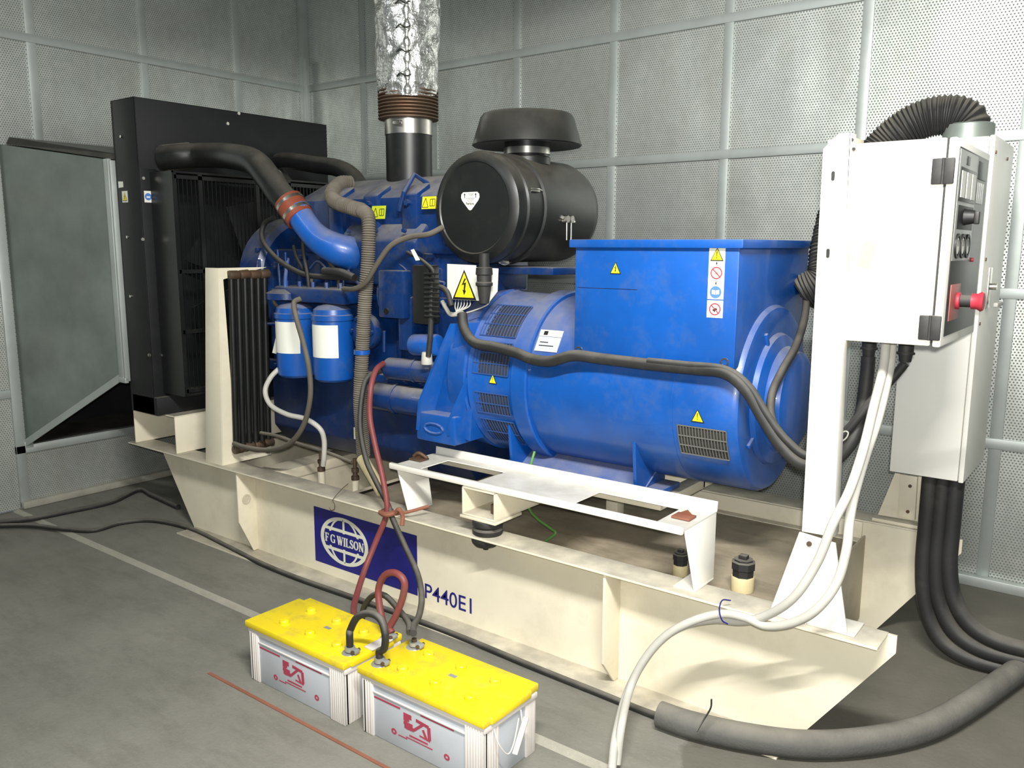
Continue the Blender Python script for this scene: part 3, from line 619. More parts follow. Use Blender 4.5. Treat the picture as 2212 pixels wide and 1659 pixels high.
for a in ([(600, 540), (605, 620)], [(617, 545), (617, 620)], [(560, 560), (560, 800)], [(742, 560), (742, 640)], [(905, 600), (960, 612)], [(830, 715), (830, 760)], [(570, 700), (600, 700)]):
    mb = MB(ENGB); mb.tube([at(u, v, 'y', 2.72) for u, v in a], .008, smooth=False); mb.build('fuel_pipe', en)
mb = MB(ENGB); mb.tube([at(670, 580, 'y', 2.67), at(685, 565, 'y', 2.66), at(700, 575, 'y', 2.66), at(712, 590, 'y', 2.68)], .006)
mb.build('fuel_pipe', en)
for k, (u, v, m, sz) in enumerate(((818, 459, LIME, 1), (927, 438, SIGNY, .9))):
    y = 2.745 if k == 0 else 2.75
    p = at(u, v, 'y', y); fr = Fr(p, (1, 0, 0), (0, .15, 1)); mb = MB(m)
    fr.poly(mb, [(-.045*sz, -.030*sz), (.045*sz, -.030*sz), (.045*sz, .030*sz), (-.045*sz, .030*sz)], 0, .002); mb.use(SIGNK)
    fr.bar(mb, (-.038, -.020), (-.020, .020), .003, .002, .0025); fr.bar(mb, (-.020, .020), (-.002, -.020), .003, .002, .0025); fr.bar(mb, (-.038, -.020), (-.002, -.020), .003, .002, .0025)
    fr.bar(mb, (.008, .015), (.036, .015), .003, .002, .0025); fr.bar(mb, (.008, -.015), (.036, -.015), .003, .002, .0025); fr.bar(mb, (.008, .015), (.008, -.015), .003, .002, .0025); fr.bar(mb, (.022, .015), (.022, -.015), .003, .002, .0025); fr.bar(mb, (.036, .015), (.036, -.015), .003, .002, .0025)
    mb.build('caution_label', en, label=['lime caution label', 'yellow caution label'][k])
mb = MB(SIGNW); p = at(769, 936, 'y', 2.80); mb.box(p+Vector((-.012, -.004, -.03)), p+Vector((.012, 0, .03))); mb.use(SIGNY); mb.box(p+Vector((-.004, -.006, -.012)), p+Vector((.009, -.003, .018))); mb.build('small_tag', en)

# charge air pipes
t = thing('charge_air_pipe', at(560, 340, 'y', 2.6), 'thick glossy black pipe bending down with red hose coupling', 'pipe')
mb = MB(BLK); mb.tube([at(350, 342, 'x', -4.30), at(385, 338, 'x', -4.22), at(440, 335, 'y', 2.66), at(500, 338, 'y', 2.62), at(548, 350, 'y', 2.60), at(580, 385, 'y', 2.59), at(605, 420, 'y', 2.59), at(628, 445, 'y', 2.60)], .064, n=28, sub=10); mb.build('pipe', t)
mb = MB(ORNG); a, b = at(622, 434, 'y', 2.595), at(650, 473, 'y', 2.605); d = (b-a).normalized(); mb.lathe(a, d, [(0, .062), (.002, .071), ((b-a).length-.002, .071), ((b-a).length, .062)], 32); o = mb.build('hose_coupling', t, label='red hose coupling')
for q in (.22, .72):
    mb = MB(STEEL); c = a+(b-a)*q; mb.lathe(c-d*.008, d, [(0, .071), (0, .074), (.016, .074), (.016, .071)], 32); mb.build('clamp_band', o)
mb = MB(BRNRUB); a = at(352, 343, 'x', -4.30); b = at(405, 337, 'y', 2.68); mb.lathe(a, b-a, [(0, .064), (0, .072), (.16, .072), (.16, .064)], 24); mb.build('dusty_sleeve', t)
mb = MB(BLK); mb.tube([(-4.3, 3.36, 1.93), at(600, 350, 'y', 3.30), at(690, 357, 'y', 3.25), at(735, 365, 'y', 3.22), at(765, 385, 'y', 3.2), at(785, 420, 'y', 3.2)], .048, n=24, sub=10)
single(mb, 'coolant_pipe', 'slimmer black pipe running behind the engine cover from radiator', 'pipe')

# exhaust
t = thing('exhaust_pipe', (-2.97, 3.05, 1.9), 'vertical exhaust pipe with rusty bellows and silver foil wrap', 'exhaust pipe')
ex = (-2.97, 3.05)
mb = MB(BLK); mb.cyl((*ex, 1.90), (*ex, 2.14), .112, n=40); mb.build('lower_pipe', t)
mb = MB(STEEL); mb.lathe((*ex, 2.13), (0, 0, 1), [(0, 0), (0, .116), (.08, .116), (.08, 0)], 40); mb.box((-2.95, 2.92, 2.165), (-2.90, 2.94, 2.185), .004); mb.build('clamp_band', t)
mb = MB(DKST); pr = [(0, .116)]
for k in range(9): pr += [(.004+.0155*k, .146), (.009+.0155*k, .146), (.0125+.0155*k, .130)]
pr += [(.15, .13), (.15, 0)]; mb.lathe((*ex, 2.20), (0, 0, 1), [(0, 0)]+pr, 48); mb.build('bellows', t)
mb = MB(FOIL); NZ, NA = 110, 72; rings = []
for i in range(NZ+1):
    z = 2.325+1.42*i/NZ; rg = []
    for k in range(NA):
        a = 2*math.pi*k/NA; v = Vector((math.cos(a)*1.2, math.sin(a)*1.2, z*5))
        r = .150+.016*noise.noise(v*1.6)+.010*noise.noise(v*4)+.006*abs(noise.noise(v*9))
        if i < 2: r *= .93+.03*i
        z2 = z+(.03*math.cos(a-2.4) if i == 0 else 0)
        rg.append(mb.bm.verts.new((ex[0]+math.cos(a)*r, ex[1]+math.sin(a)*r, z2)))
    rings.append(rg)
for A, B in zip(rings, rings[1:]):
    for k in range(NA): mb.bm.faces.new((A[k], A[(k+1) % NA], B[(k+1) % NA], B[k]))
mb.build('foil_wrap', t)
mb = MB(FOIL); sp = [(ex[0]+.112+.01*math.sin(3.1*k), ex[1]-.118, 2.30+.06*k) for k in range(24)]
mb.tube(sp, .016, n=10, sub=6, rad=lambda d, q: .014+.006*math.sin(d*90)); mb.build('foil_seam', t)
for k, v in enumerate((175, 145, 107, 68, 30)):
    mb = MB(BLK); z = 2.38+.085*k*1.25; c = Vector((ex[0]+.112, ex[1]-.125, z)); mb.tube([c+Vector((-.05, -.012, 0)), c+Vector((-.015, -.022, .008)), c+Vector((.012, -.016, -.006)), c+Vector((.03, -.0, .0))], .0035, n=6); mb.build('wire_tie', t)

# air cleaner
t = thing('air_cleaner', (-2.29, 3.07, 1.53), 'big black cylindrical air cleaner above engine and alternator', 'air cleaner')
ax, az = -2.29, 1.757
mb = MB(BLK); mb.lathe((ax, 2.80, az), (0, 1, 0), [(0, .222), (.01, .232), (.03, .232), (.035, .226), (.12, .226), (.125, .236), (.15, .236), (.155, .228), (.52, .228), (.565, .215), (.60, .18), (.61, 0)], 56); mb.build('body', t)
mb = MB(BLK); mb.lathe((ax, 2.80, az), (0, -1, 0), [(0, .226), (.01, .234), (.03, .234), (.055, .226), (.07, .205), (.073, .19), (.068, .185), (.068, 0)], 56); mb.build('end_cover', t)
mb = MB(SIGNW); fr = Fr((ax-.02, 2.7318, az+.035), (1, 0, 0), (0, 0, 1))
hp = [(-.038, .030), (.038, .030), (.048, .022), (.050, .008), (.044, -.004), (.008, -.042), (0, -.045), (-.008, -.042), (-.044, -.004), (-.050, .008), (-.048, .022)]
fr.poly(mb, hp, .0, .001); mb.use(SIGNK)
for s_ in (-.030, .030): fr.bar(mb, (s_, .006), (s_, .022), .003, .001, .0014); fr.poly(mb, [(s_-.005, .018), (s_+.005, .018), (s_, .026)], .001, .0014)
text(mb, 'TOP', fr.pt(-.0105, .014, .0012), (1, 0, 0), (0, 0, 1), .014, .0001); text(mb, 'Perkins', fr.pt(-.0235, -.022, .0012), (1, 0, 0), (0, 0, 1), .015, .0001, bold=.0003)
for k in range(3): fr.bar(mb, (-.024+.006*k, .004-.006*k), (.026-.006*k, .004-.006*k), .0012, .001, .0014)
mb.build('top_label', t, label='white heart-shaped label')
mb = MB(BLK); cx, cy = -2.275, 3.08
mb.lathe((cx, cy, 2.035), (0, 0, 1), [(.02, 0), (.02, .05), (.0, .238), (.004, .243), (.12, .207), (.135, .195), (.14, .15), (.142, 0)], 56); mb.build('rain_cap', t)
mb = MB(BLK); mb.lathe((cx, cy, 1.955), (0, 0, 1), [(0, 0), (0, .105), (.03, .105), (.035, .098), (.11, .098), (.11, 0)], 40); o = mb.build('inlet_neck', t)
mb = MB(STEEL); mb.lathe((cx, cy, 2.0), (0, 0, 1), [(0, .098), (0, .103), (.028, .103), (.028, .098)], 40); mb.build('clamp_band', o)
for k in range(3):
    mb = MB(STEEL); a = math.radians([18, 140, -75][k]); d = Vector((math.cos(a), 0, math.sin(a))); c = Vector((ax, 2.86, az))+d*.232
    mb.box(c+Vector((-.006, -.03, -.008)), c+Vector((.006, .03, .008)), .003); mb.tube([c+Vector((0, -.04, 0)), c+d*.012+Vector((0, 0, .0)), c+Vector((0, .05, 0))], .003, n=6); mb.build('latch', t)
mb = MB(STEEL)
for dy in (0, .035):
    p = Vector((ax+.222, 3.08+dy, az-.04)); mb.cyl(p, p+Vector((.018, 0, 0)), .016, n=8); mb.cyl(p+Vector((.01, 0, -.09)), p+Vector((.01, 0, 0)), .004)
mb.box((ax+.222, 3.05, az-.055), (ax+.232, 3.15, az-.045), .002); mb.build('service_fitting', t)
dvp = at(1042, 560, 'y', 2.76)
mb = MB(RUB); mb.lathe((at(1046, 600, 'y', 2.70).x, 2.70, 1.57), (0, 0, -1), [(0, 0), (0, .022), (.055, .022), (.058, .034), (.085, .036), (.09, .031), (.115, .031), (.12, .036), (.13, .036), (.135, .030), (.205, .020), (.207, 0)], 28); mb.build('dust_valve', t)
mb = MB(ENGB); a = at(1060, 575, 'y', 2.95); b = at(1200, 592, 'y', 2.95); mb.box((a.x, 2.93, b.z-.005), (b.x, 3.25, a.z), .005); mb.box((a.x-.1, 2.95, 1.40), (a.x+.02, 3.2, a.z), .01); mb.build('support_bracket', t)
# warning plate
t = thing('voltage_warning_plate', at(1000, 610, 'y', 2.745), 'white plate with yellow voltage triangle behind black dust valve', 'sign')
c = at(1003, 611, 'y', 2.745); fr = Fr(c, (1, 0, 0), (0, 0, 1)); A = lambda u, v: ((at(u, v, 'y', 2.745)-c).x, (at(u, v, 'y', 2.745)-c).z)
mb = MB(SIGNW); fr.poly(mb, [A(966, 570), A(1028, 573), A(1028, 577), A(1076, 580), A(1074, 630), A(1058, 651), A(966, 646)], -.003, 0); mb.build('plate', t)
mb = MB(SIGNK); tri_sign(mb, Fr(at(1003, 615, 'y', 2.744), (1, 0, 0), (0, 0, 1)), .135, 'bolt', .0); mb.build('triangle', t, label='yellow triangle with lightning bolt')
mb = MB(CABG)
for k in range(6):
    u0 = 985+6*k; mb.tube([at(u0, 645, 'y', 2.79), at(u0-2, 662, 'y', 2.74), at(985-k, 676, 'y', 2.72), at(968, 672, 'y', 2.72), at(962, 655, 'y', 2.74)], .0028, n=6)
mb.tube([at(1060, 645, 'y', 2.76), at(1050, 660, 'y', 2.74), at(1010, 675, 'y', 2.72), at(980, 680, 'y', 2.72), at(964, 668, 'y', 2.72)], .003, n=6)
mb.tube([at(1000, 676, 'y', 2.72), at(975, 680, 'y', 2.72), at(963, 665, 'y', 2.72), at(955, 650, 'y', 2.72)], .009, n=8)
single(mb, 'loose_wires', 'bundle of thin pale wires hanging below the warning plate', 'wires')

# ------------------------------------------------------------------ alternator
al = thing('alternator', (-1.7, 3.05, .62), 'bright blue alternator with square terminal box on top', 'alternator')
AZ, AR = 1.04, .352
mb = MB(BLUE); mb.lathe((-2.03, 3.05, AZ), (1, 0, 0), [(0, 0), (0, AR), (.69, AR), (.692, AR-.002), (.694, AR), (.915, AR), (.935, AR-.012), (.94, AR-.03), (.94, 0)], 96); mb.build('body', al)
mb = MB(BLUE); mb.lathe((-2.06, 3.05, AZ), (1, 0, 0), [(0, 0), (0, .365), (.006, .372), (.075, .372), (.08, .365), (.08, 0)], 96); mb.build('flange_ring', al)
mb = MB(BLUE); mb.lathe((-2.31, 3.05, AZ), (1, 0, 0), [(0, 0), (0, .358), (.02, .366), (.04, .358), (.255, .352), (.255, 0)], 96); mb.build('adapter_ring', al)
mb = MB(BLUE); mb.lathe((-1.093, 3.05, AZ), (1, 0, 0), [(0, 0), (0, .25), (.02, .24), (.035, .20), (.05, .19), (.085, .18), (.10, .15), (.10, 0)], 56)
for k in range(4):
    a = 2*math.pi*k/4+.5; mb.prism([(-1.093, 3.05+math.cos(a+q)*r, AZ+math.sin(a+q)*r) for q, r in ((-.05, .19), (-.03, .29), (.03, .29), (.05, .19))], (.014, 0, 0), .004)
mb.build('end_bell', al)
GR = mat('dark_grille_opening', (.035, .033, .03), .7); BAR = mat('grille_bar_blue', (.03, .08, .26), .4, dust=.3)
GRB = mat('thin_grey_wire', (.13, .13, .12), .4)
def grille(x0, x1, z0, z1, R, name, nb, nr, bar):
    # curved window on the drum between heights z0..z1, front side
    def ang(z): return math.asin(max(-1, min(1, (z-AZ)/R)))
    a0, a1 = ang(z0), ang(z1)
    mb = MB(GR); N = 14
    pt = lambda x, a, r: Vector((x, 3.05-math.cos(a)*r, AZ+math.sin(a)*r))
    for k in range(N):
        A, B = a0+(a1-a0)*k/N, a0+(a1-a0)*(k+1)/N
        mb.face([pt(x0, A, R+.001), pt(x1, A, R+.001), pt(x1, B, R+.001), pt(x0, B, R+.001)])
    mb.use(bar)
    for k in range(nb+1):
        x = x0+(x1-x0)*k/nb
        pts = [pt(x, a0+(a1-a0)*j/8, R+.004) for j in range(9)]; mb.tube(pts, .0022, n=4, sub=1, caps=False)
    for k in range(nr+1): 
        A = a0+(a1-a0)*k/nr; mb.tube([pt(x0, A, R+.004), pt(x1, A, R+.004)], .0028, n=4)
    mb.build(name, al)
grille(-2.27, -2.08, 1.07, 1.20, .356, 'air_grille', 12, 3, BAR)
grille(-2.27, -2.08, 1.225, 1.345, .356, 'air_grille', 12, 3, BAR)
grille(-2.26, -2.08, .90, .99, .356, 'air_grille', 12, 2, BAR); grille(-2.26, -2.08, .76, .87, .356, 'air_grille', 12, 2, BAR)
grille(-1.315, -1.13, .86, .97, .352, 'air_grille', 16, 3, GRB)
# terminal box
BX0, BX1, BY0, BY1, BZ0, BZ1 = -1.762, -1.112, 2.70, 3.40, 1.190, 1.612
mb = MB(BLUE); mb.box((BX0, BY0, BZ0), (BX1, BY1, BZ1), .004)
mb.prism([(BX1-.03, 2.78, BZ0+.01), (BX1-.03, 3.32, BZ0+.01), (BX1-.03, 3.20, .95), (BX1-.03, 2.9, .95)], (.012, 0, 0)); o = mb.build('terminal_box', al)
mb = MB(BLUE); mb.box((BX0-.018, BY0-.018, BZ1-.016), (BX1+.018, BY1+.018, BZ1+.014), .003); mb.build('lid', o)
mb = MB(SUMP); mb.box((BX0+.012, BY0-.0012, 1.445), (BX0+.27, BY0, 1.4475)); mb.build('panel_joint', o)
mb = MB(SIGNY); tri_sign(mb, Fr(at(1330, 579, 'y', BY0), (1, 0, 0), (0, 0, 1)), .046, 'bolt'); mb.build('warning_label', o)
p = at(1547, 607, 'y', BY0); fr = Fr(p, (1, 0, 0), (0, 0, 1)); mb = MB(SIGNW)
fr.poly(mb, [(-.029, -.062), (.029, -.062), (.029, .122), (-.029, .122)], 0, .001); fr.poly(mb, [(-.029, -.125), (.029, -.125), (.029, -.066), (-.029, -.066)], 0, .001)
tri_sign(mb, Fr(fr.pt(0, .090, 0), (1, 0, 0), (0, 0, 1)), .048, 'excl', .001)
for zc in (.027, -.096):
    mb.use(SIGNR); fr.ring(mb, (0, zc), .017, .021, .001, .0016, 26); fr.bar(mb, (-.013, zc+.013), (.013, zc-.013), .0035, .001, .0018)
    mb.use(SIGNK if zc < 0 else PANELG); fr.bar(mb, (-.008, zc-.004), (.008, zc+.001), .006, .001, .0014); fr.bar(mb, (-.002, zc-.010), (.002, zc+.004), .004, .001, .0014)
mb.use(SIGNB); fr.ring(mb, (0, -.038), 0, .021, .001, .0016, 26); mb.use(SIGNW); fr.ring(mb, (0, -.038), .0, .0001, .001, .0011, 4)
for s_ in (-1, 1): fr.poly(mb, [(s_*.001, -.046), (s_*.013, -.044), (s_*.013, -.030), (s_*.001, -.032)][::s_], .0016, .0019)
mb.use(SIGNK)
for zc in (.060, -.007): fr.poly(mb, [(-.004, zc), (.004, zc), (0, zc-.006)], .001, .0015); fr.bar(mb, (0, zc), (0, zc+.005), .003, .001, .0015)
mb.build('safety_label_strip', o, label='tall white strip of safety pictograms')
for u, v in ((1565, 783), (1250, 757)):
    mb = MB(STEEL); p = at(u, v, 'y', BY0); mb.lathe(p-Vector((0, .002, 0)), (0, 1, 0), [(0, .010), (0, .016), (.004, .016), (.004, .010), (0, .010)], 18); mb.box(p+Vector((-.008, -.004, -.03)), p+Vector((.008, 0, -.012)), .002); mb.build('clip', o)
p = at(1507, 897, 'y', BY0); 
def on_drum(x, z, R=AR):
    a = math.asin((z-AZ)/R); return Fr((x, 3.05-math.cos(a)*R, z), (1, 0, 0), (0, math.sin(a), math.cos(a)))
mb = MB(SIGNY); tri_sign(mb, on_drum(-1.237, 1.012), .050, 'excl'); mb.build('warning_label', al)
mb = MB(SIGNY); tri_sign(mb, on_drum(-2.158, 1.053, .357), .042, 'excl'); mb.build('warning_label', al)
fr = on_drum(-1.915, 1.222); mb = MB(CASE); fr.poly(mb, [(-.055, -.045), (.055, -.045), (.055, .02), (-.055, .02)], 0, .002); mb.use(SIGNW); fr.poly(mb, [(-.055, .022), (.055, .022), (.055, .05), (-.055, .05)], 0, .002)
mb.use(SIGNK); fr.bar(mb, (-.035, .036), (-.015, .036), .018, .002, .0025); fr.bar(mb, (-.04, -.005), (.0, -.005), .004, .002, .0025); fr.bar(mb, (-.04, -.02), (.03, -.02), .004, .002, .0025)
mb.build('rating_plate', al)
mb = MB(BLUE)
mb.prism([(-2.17, 2.80, .655), (-1.50, 2.80, .655), (-1.50, 2.95, .74), (-2.17, 2.95, .74)], (0, .006, 0)); mb.box((-2.20, 2.76, .645), (-1.44, 3.0, .668), .003)
mb.build('foot_plate', al)
for x in (-2.12, -1.52):
    mb = MB(BLUE); mb.prism([(x, 2.765, .668), (x, 2.735, .93), (x, 2.80, .85), (x, 3.0, .72), (x, 3.0, .668)], (.014, 0, 0), .002); mb.build('foot_gusset', al)
mb = MB(RUB); mb.cyl((-1.455, 2.82, .668), (-1.455, 2.82, .669), .018); mb.build('bolt_hole', al)
mb = MB(CREAM); mb.box((-2.6, 2.80, .60), (-1.42, 2.92, .644), .004); mb.box((-2.6, 3.18, .60), (-1.42, 3.30, .644), .004)
for x in (-2.6, -1.48): mb.box((x, 2.9, .60), (x+.06, 3.2, .64), .003)
for x in (-2.5, -1.9): mb.box((x, 3.2, .386), (x+.06, 3.26, .60), .003)
single(mb, 'support_frame', 'cream support frame beneath the alternator feet', 'support')

# ------------------------------------------------------------------ control cabinet and post
t = thing('cabinet_post', (-.75, 2.47, RZ), 'white folded steel post with slotted holes carrying control cabinet', 'post')
py = 2.462
mb = MB(WHITE)
V = lambda u, v: at(u, v, 'y', py)
a0, a1, a2, a3, a4 = V(1778, 322), V(1812, 288), V(1838, 286), V(1800, 1160), V(1732, 1148)
mb.prism([a0, a1, a2, a3, a4], (0, .005, 0), .001)
b2 = a2+Vector((0, 0, 0)); mb.prism([a2-Vector((.004, 0, 0)), a2+Vector((-.004, .052, 0)), a3+Vector((-.004, .052, 0)), a3-Vector((.004, 0, 0))], (.005, 0, 0), .001)
mb.build('upright', t)
for u, v in ((1800, 380), (1789, 547)):
    mb = MB(RUB); p = V(u, v)-Vector((0, .002, 0)); fr = Fr(p, (1, 0, 0), (0, 0, 1)); w, h = .005, .008
    fr.poly(mb, [(w*math.cos(x), (h if math.sin(x) >= 0 else -h)+w*math.sin(x)) for x in [2*math.pi*k/16 for k in range(16)]], 0, .0008); mb.build('slot', t)
mb = MB(WHITE); g = [V(1728, 1148), V(1806, 1172), V(1832, 1366), V(1662, 1320)]; g[2].z = g[3].z = RZ+.001
mb.prism([p-Vector((0, .006, 0)) for p in g], (0, .006, 0), .001); mb.box((g[3].x, py-.006, RZ+.001), (g[2].x+.02, py+.10, RZ+.007), .001)
o = mb.build('foot_gusset', t); mb = MB(DKST); p = V(1750, 1173); mb.cyl(p-Vector((0, .006, 0)), p-Vector((0, .012, 0)), .008, n=16); mb.build('bolt', o)

cb = thing('control_cabinet', (-.58, 2.73, 1.333), 'white control cabinet with black hinges and instrument panel', 'cabinet')
cx0, cx1, cy0, cy1, cz0, cz1 = -.706, -.474, 2.50, 3.02, 1.334, 1.887
mb = MB(WHITE); mb.box((cx0, cy0, cz0), (cx1, cy1, cz1), .006); mb.build('body', cb)
mb = MB(RUB); mb.box((cx1, cy0+.003, cz0+.002), (cx1+.004, cy1-.003, cz1-.002)); mb.build('gasket', cb)
mb = MB(WHITE); mb.box((cx1+.004, cy0, cz0-.002), (-.448, cy1, cz1), .006); dr = mb.build('door', cb)
for z in (1.80, 1.385):
    mb = MB(RUB); mb.box((-.505, cy0-.008, z-.034), (-.477, cy0, z+.034), .004); mb.box((-.4765, cy0-.008, z-.034), (-.4495, cy0, z+.034), .004); mb.cyl((-.4768, cy0-.007, z-.034), (-.4768, cy0-.007, z+.034), .004, n=10); mb.build('hinge', cb)
fx = -.448
def onp(mb, m, y0, z0, y1, z1, h=.002): mb.use(m); mb.box((fx-.0005, y0, z0), (fx+h, y1, z1), .0005); return mb
mb = MB(DARKG); onp(mb, DARKG, 2.53, 1.36, 2.99, 1.865, .002); mb.build('window', dr)
mb = MB(PANELG); onp(mb, PANELG, 2.535, 1.565, 2.80, 1.86, .0035); mb.build('instrument_plate', dr)
mb = MB(DARKG); onp(mb, DARKG, 2.545, 1.725, 2.80, 1.815, .005); 
for k in range(3): mb.use(SIGNW); mb.box((fx+.005, 2.562+.078*k, 1.735), (fx+.007, 2.562+.078*k+.055, 1.805))
mb.build('meters', dr)
mb = MB(DARKG); onp(mb, DARKG, 2.62, 1.825, 2.67, 1.848, .005); mb.build('hour_meter', dr); mb = MB(DARKG); onp(mb, DARKG, 2.81, 1.80, 2.95, 1.85, .004); mb.build('control_module', dr)
mb = MB(PANELG); 
for k in range(4): onp(mb, PANELG, 2.83+.03*k, 1.73, 2.845+.03*k, 1.79, .004)
mb.build('indicator_row', dr)
mb = MB(SIGNK); onp(mb, SIGNK, 2.56, 1.65, 2.79, 1.715, .004); mb.cyl((fx, 2.66, 1.685), (fx+.03, 2.66, 1.685), .024, .018); mb.box((fx+.028, 2.65, 1.665), (fx+.042, 2.67, 1.70), .003); mb.build('selector_switch', dr)
for k in range(3):
    mb = MB(SIGNK); mb.lathe((fx, 2.585+.075*k, 1.605), (1, 0, 0), [(0, 0), (0, .034), (.008, .034), (.008, .026), (.006, .026), (.006, 0)], 28); mb.use(SIGNW); mb.lathe((fx, 2.585+.075*k, 1.605), (1, 0, 0), [(.0065, 0), (.0065, .022)], 20); mb.use(SIGNK); mb.box((fx+.006, 2.582+.075*k, 1.605), (fx+.0075, 2.588+.075*k, 1.622)); mb.build('gauge', dr)
mb = MB(SIGNR); mb.cyl((fx, 2.845, 1.565), (fx+.008, 2.845, 1.565), .006); mb.build('indicator_lamp', dr)
mb = MB(mat('dull_red_plate', (.40, .12, .10), .5)); onp(mb, mb.mats[0], 2.56, 1.40, 2.70, 1.50, .004); mb.build('stop_plate', dr)
mb = MB(SIGNR); mb.cyl((fx+.002, 2.655, 1.452), (fx+.014, 2.655, 1.452), .024, bev=.004); mb.use(RUB); mb.cyl((fx+.014, 2.655, 1.452), (fx+.045, 2.655, 1.452), .017); mb.use(SIGNR); mb.lathe((fx+.042, 2.655, 1.452), (1, 0, 0), [(0, 0), (0, .022), (.014, .022), (.024, .028), (.030, .024), (.032, 0)], 28); mb.build('stop_button', dr, label='red emergency stop button')
mb = MB(TAPE); fr = Fr(at(1873, 548, 'y', cy0), (1, 0, .0), (0, 0, 1)); fr.poly(mb, [(-.027, -.035), (.008, -.045), (.026, .026), (-.012, .038)], 0, .001); mb.build('paper_patch', cb)
for u, v in ((1841, 302), (1845, 322), (1812, 715), (1816, 731)):
    mb = MB(RUB); p = at(u, v, 'y', 2.475); mb.cyl(p, p+Vector((0, -.006, 0)), .0045, n=12); mb.build('screw', cb)
mb = MB(CREAMD); mb.box((-.775, 2.475, 1.31), (-.70, 2.56, 1.90), .002); mb.build('mounting_flange', cb)
for u, v, yy in ((1878, 745, 2.78), (1957, 758, 2.72)):
    p = at(u, v, 'y', yy); mb = MB(RUB); mb.lathe((p.x, yy, cz0), (0, 0, -1), [(0, 0), (0, .026), (.012, .026), (.013, .022), (.045, .022), (.046, .026), (.052, .026), (.053, .020), (.075, .017), (.075, 0)], 22); mb.build('cable_gland', cb)

# breaker enclosure
be = thing('breaker_enclosure', (-.62, 3.52, .742), 'tall cream breaker box behind the control cabinet', 'enclosure')
ex0, ex1, ey0, ey1, ez0, ez1 = -.750, -.492, 3.40, 3.66, .742, 1.985
mb = MB(CABW); mb.box((ex0, ey0, ez0), (ex1-.02, ey1, ez1), .004); mb.build('body', be)
mb = MB(CABW); mb.box((ex1-.018, ey0-.003, ez0-.003), (ex1, ey1+.20, ez1+.003), .004); d2 = mb.build('door', be)
mb = MB(STEEL); mb.box((ex1, ey0+.10, 1.38), (ex1+.008, ey0+.16, 1.53), .003); mb.cyl((ex1, ey0+.13, 1.46), (ex1+.03, ey0+.13, 1.46), .012); mb.build('lock_plate', d2)
mb = MB(CABG); p = Vector((ex1+.035, ey0+.10, 1.395)); mb.box(p+Vector((-.008, 0, -.008)), p+Vector((.008, .12, .008)), .004); mb.build('handle', d2)
for yy, zz in ((ey0+.02, 1.93), (ey0+.02, 1.56), (ey0+.02, 1.33), (ey0+.30, 1.93)):
    mb = MB(DKST); mb.cyl((ex1, yy, zz), (ex1+.004, yy, zz), .006, n=10); mb.build('screw', d2)
mb = MB(GALVD); c = at(2092, 288, 'y', 3.52); mb.lathe((c.x, 3.52, ez1), (0, 0, 1), [(0, 0), (0, .085), (.055, .085), (.06, .078), (.06, 0)], 32); mb.build('conduit_hub', be)
top = Vector((c.x, 3.52, ez1+.06))
mb = MB(RUB); mb.corr([top+Vector((.0, 0, -.03)), top+Vector((-.01, 0, .01)), top+Vector((-.06, -.01, .035)), top+Vector((-.14, -.02, .03)), top+Vector((-.22, -.03, -.01)), top+Vector((-.30, -.04, -.09)), (-1.0, 3.42, 1.78), (-1.02, 3.36, 1.6), (-1.02, 3.32, 1.48), (-1.095, 3.30, 1.42)], .070, .014, .05, n=24)
single(mb, 'corrugated_conduit', 'fat black corrugated conduit arching over the control cabinet top', 'conduit')
t = thing('enclosure_stand', (-.6, 3.69, RZ), 'short cream gusseted stand under the breaker box', 'stand')
yy = 3.66; mb = MB(CREAM); V2 = lambda u, v: at(u, v, 'y', yy)
mb.prism([V2(1933, 1022), V2(2003, 1030), V2(1992, 1128), V2(1896, 1112)], (0, .006, 0), .001); mb.build('gusset', t)
mb = MB(CREAM); mb.prism([V2(1947, 1022), V2(1984, 1028), V2(1978, 1122), V2(1942, 1112)], (0, -.02, 0), .001)
q = V2(1889, 1116); mb.box((q.x, 3.62, RZ), (-.60, 3.73, RZ+.014), .002); mb.build('upright', t)
for u, v in ((1966, 1050), (1961, 1105)): mb = MB(DKST); p = at(u, v, 'y', 3.64); mb.cyl(p, p-Vector((0, .004, 0)), .007, n=12); mb.build('bolt', t)

# ------------------------------------------------------------------ cables
def cable(name, pts, r, m, label, cat='cable', group=None, n=14, corr=False):
    mb = MB(m)
    if corr: mb.corr(pts, r, .011, .08)
    else: mb.tube(pts, r, n=n, sub=10)
    return single(mb, name, label, cat, group)
Y = lambda u, v, y: at(u, v, 'y', y)
Z = lambda u, v, z: at(u, v, 'z', z)
cable('control_cable', [Y(1914, 742, 2.66), Y(1907, 800, 2.62), Y(1887, 880, 2.56), Y(1865, 970, 2.48), Y(1835, 1060, 2.40), Y(1800, 1130, 2.36), Y(1765, 1215, 2.35), Y(1715, 1290, 2.34), Y(1655, 1330, 2.36), Y(1600, 1342, 2.38), Y(1545, 1338, 2.38), Y(1480, 1350, 2.36), Y(1425, 1385, 2.34), Y(1380, 1445, 2.31), Y(1350, 1510, 2.27), Z(1330, 1590, .09), Z(1322, 1660, .018)], .0135, CABG, 'pale grey cable, left one where both leave the cabinet', group=None)
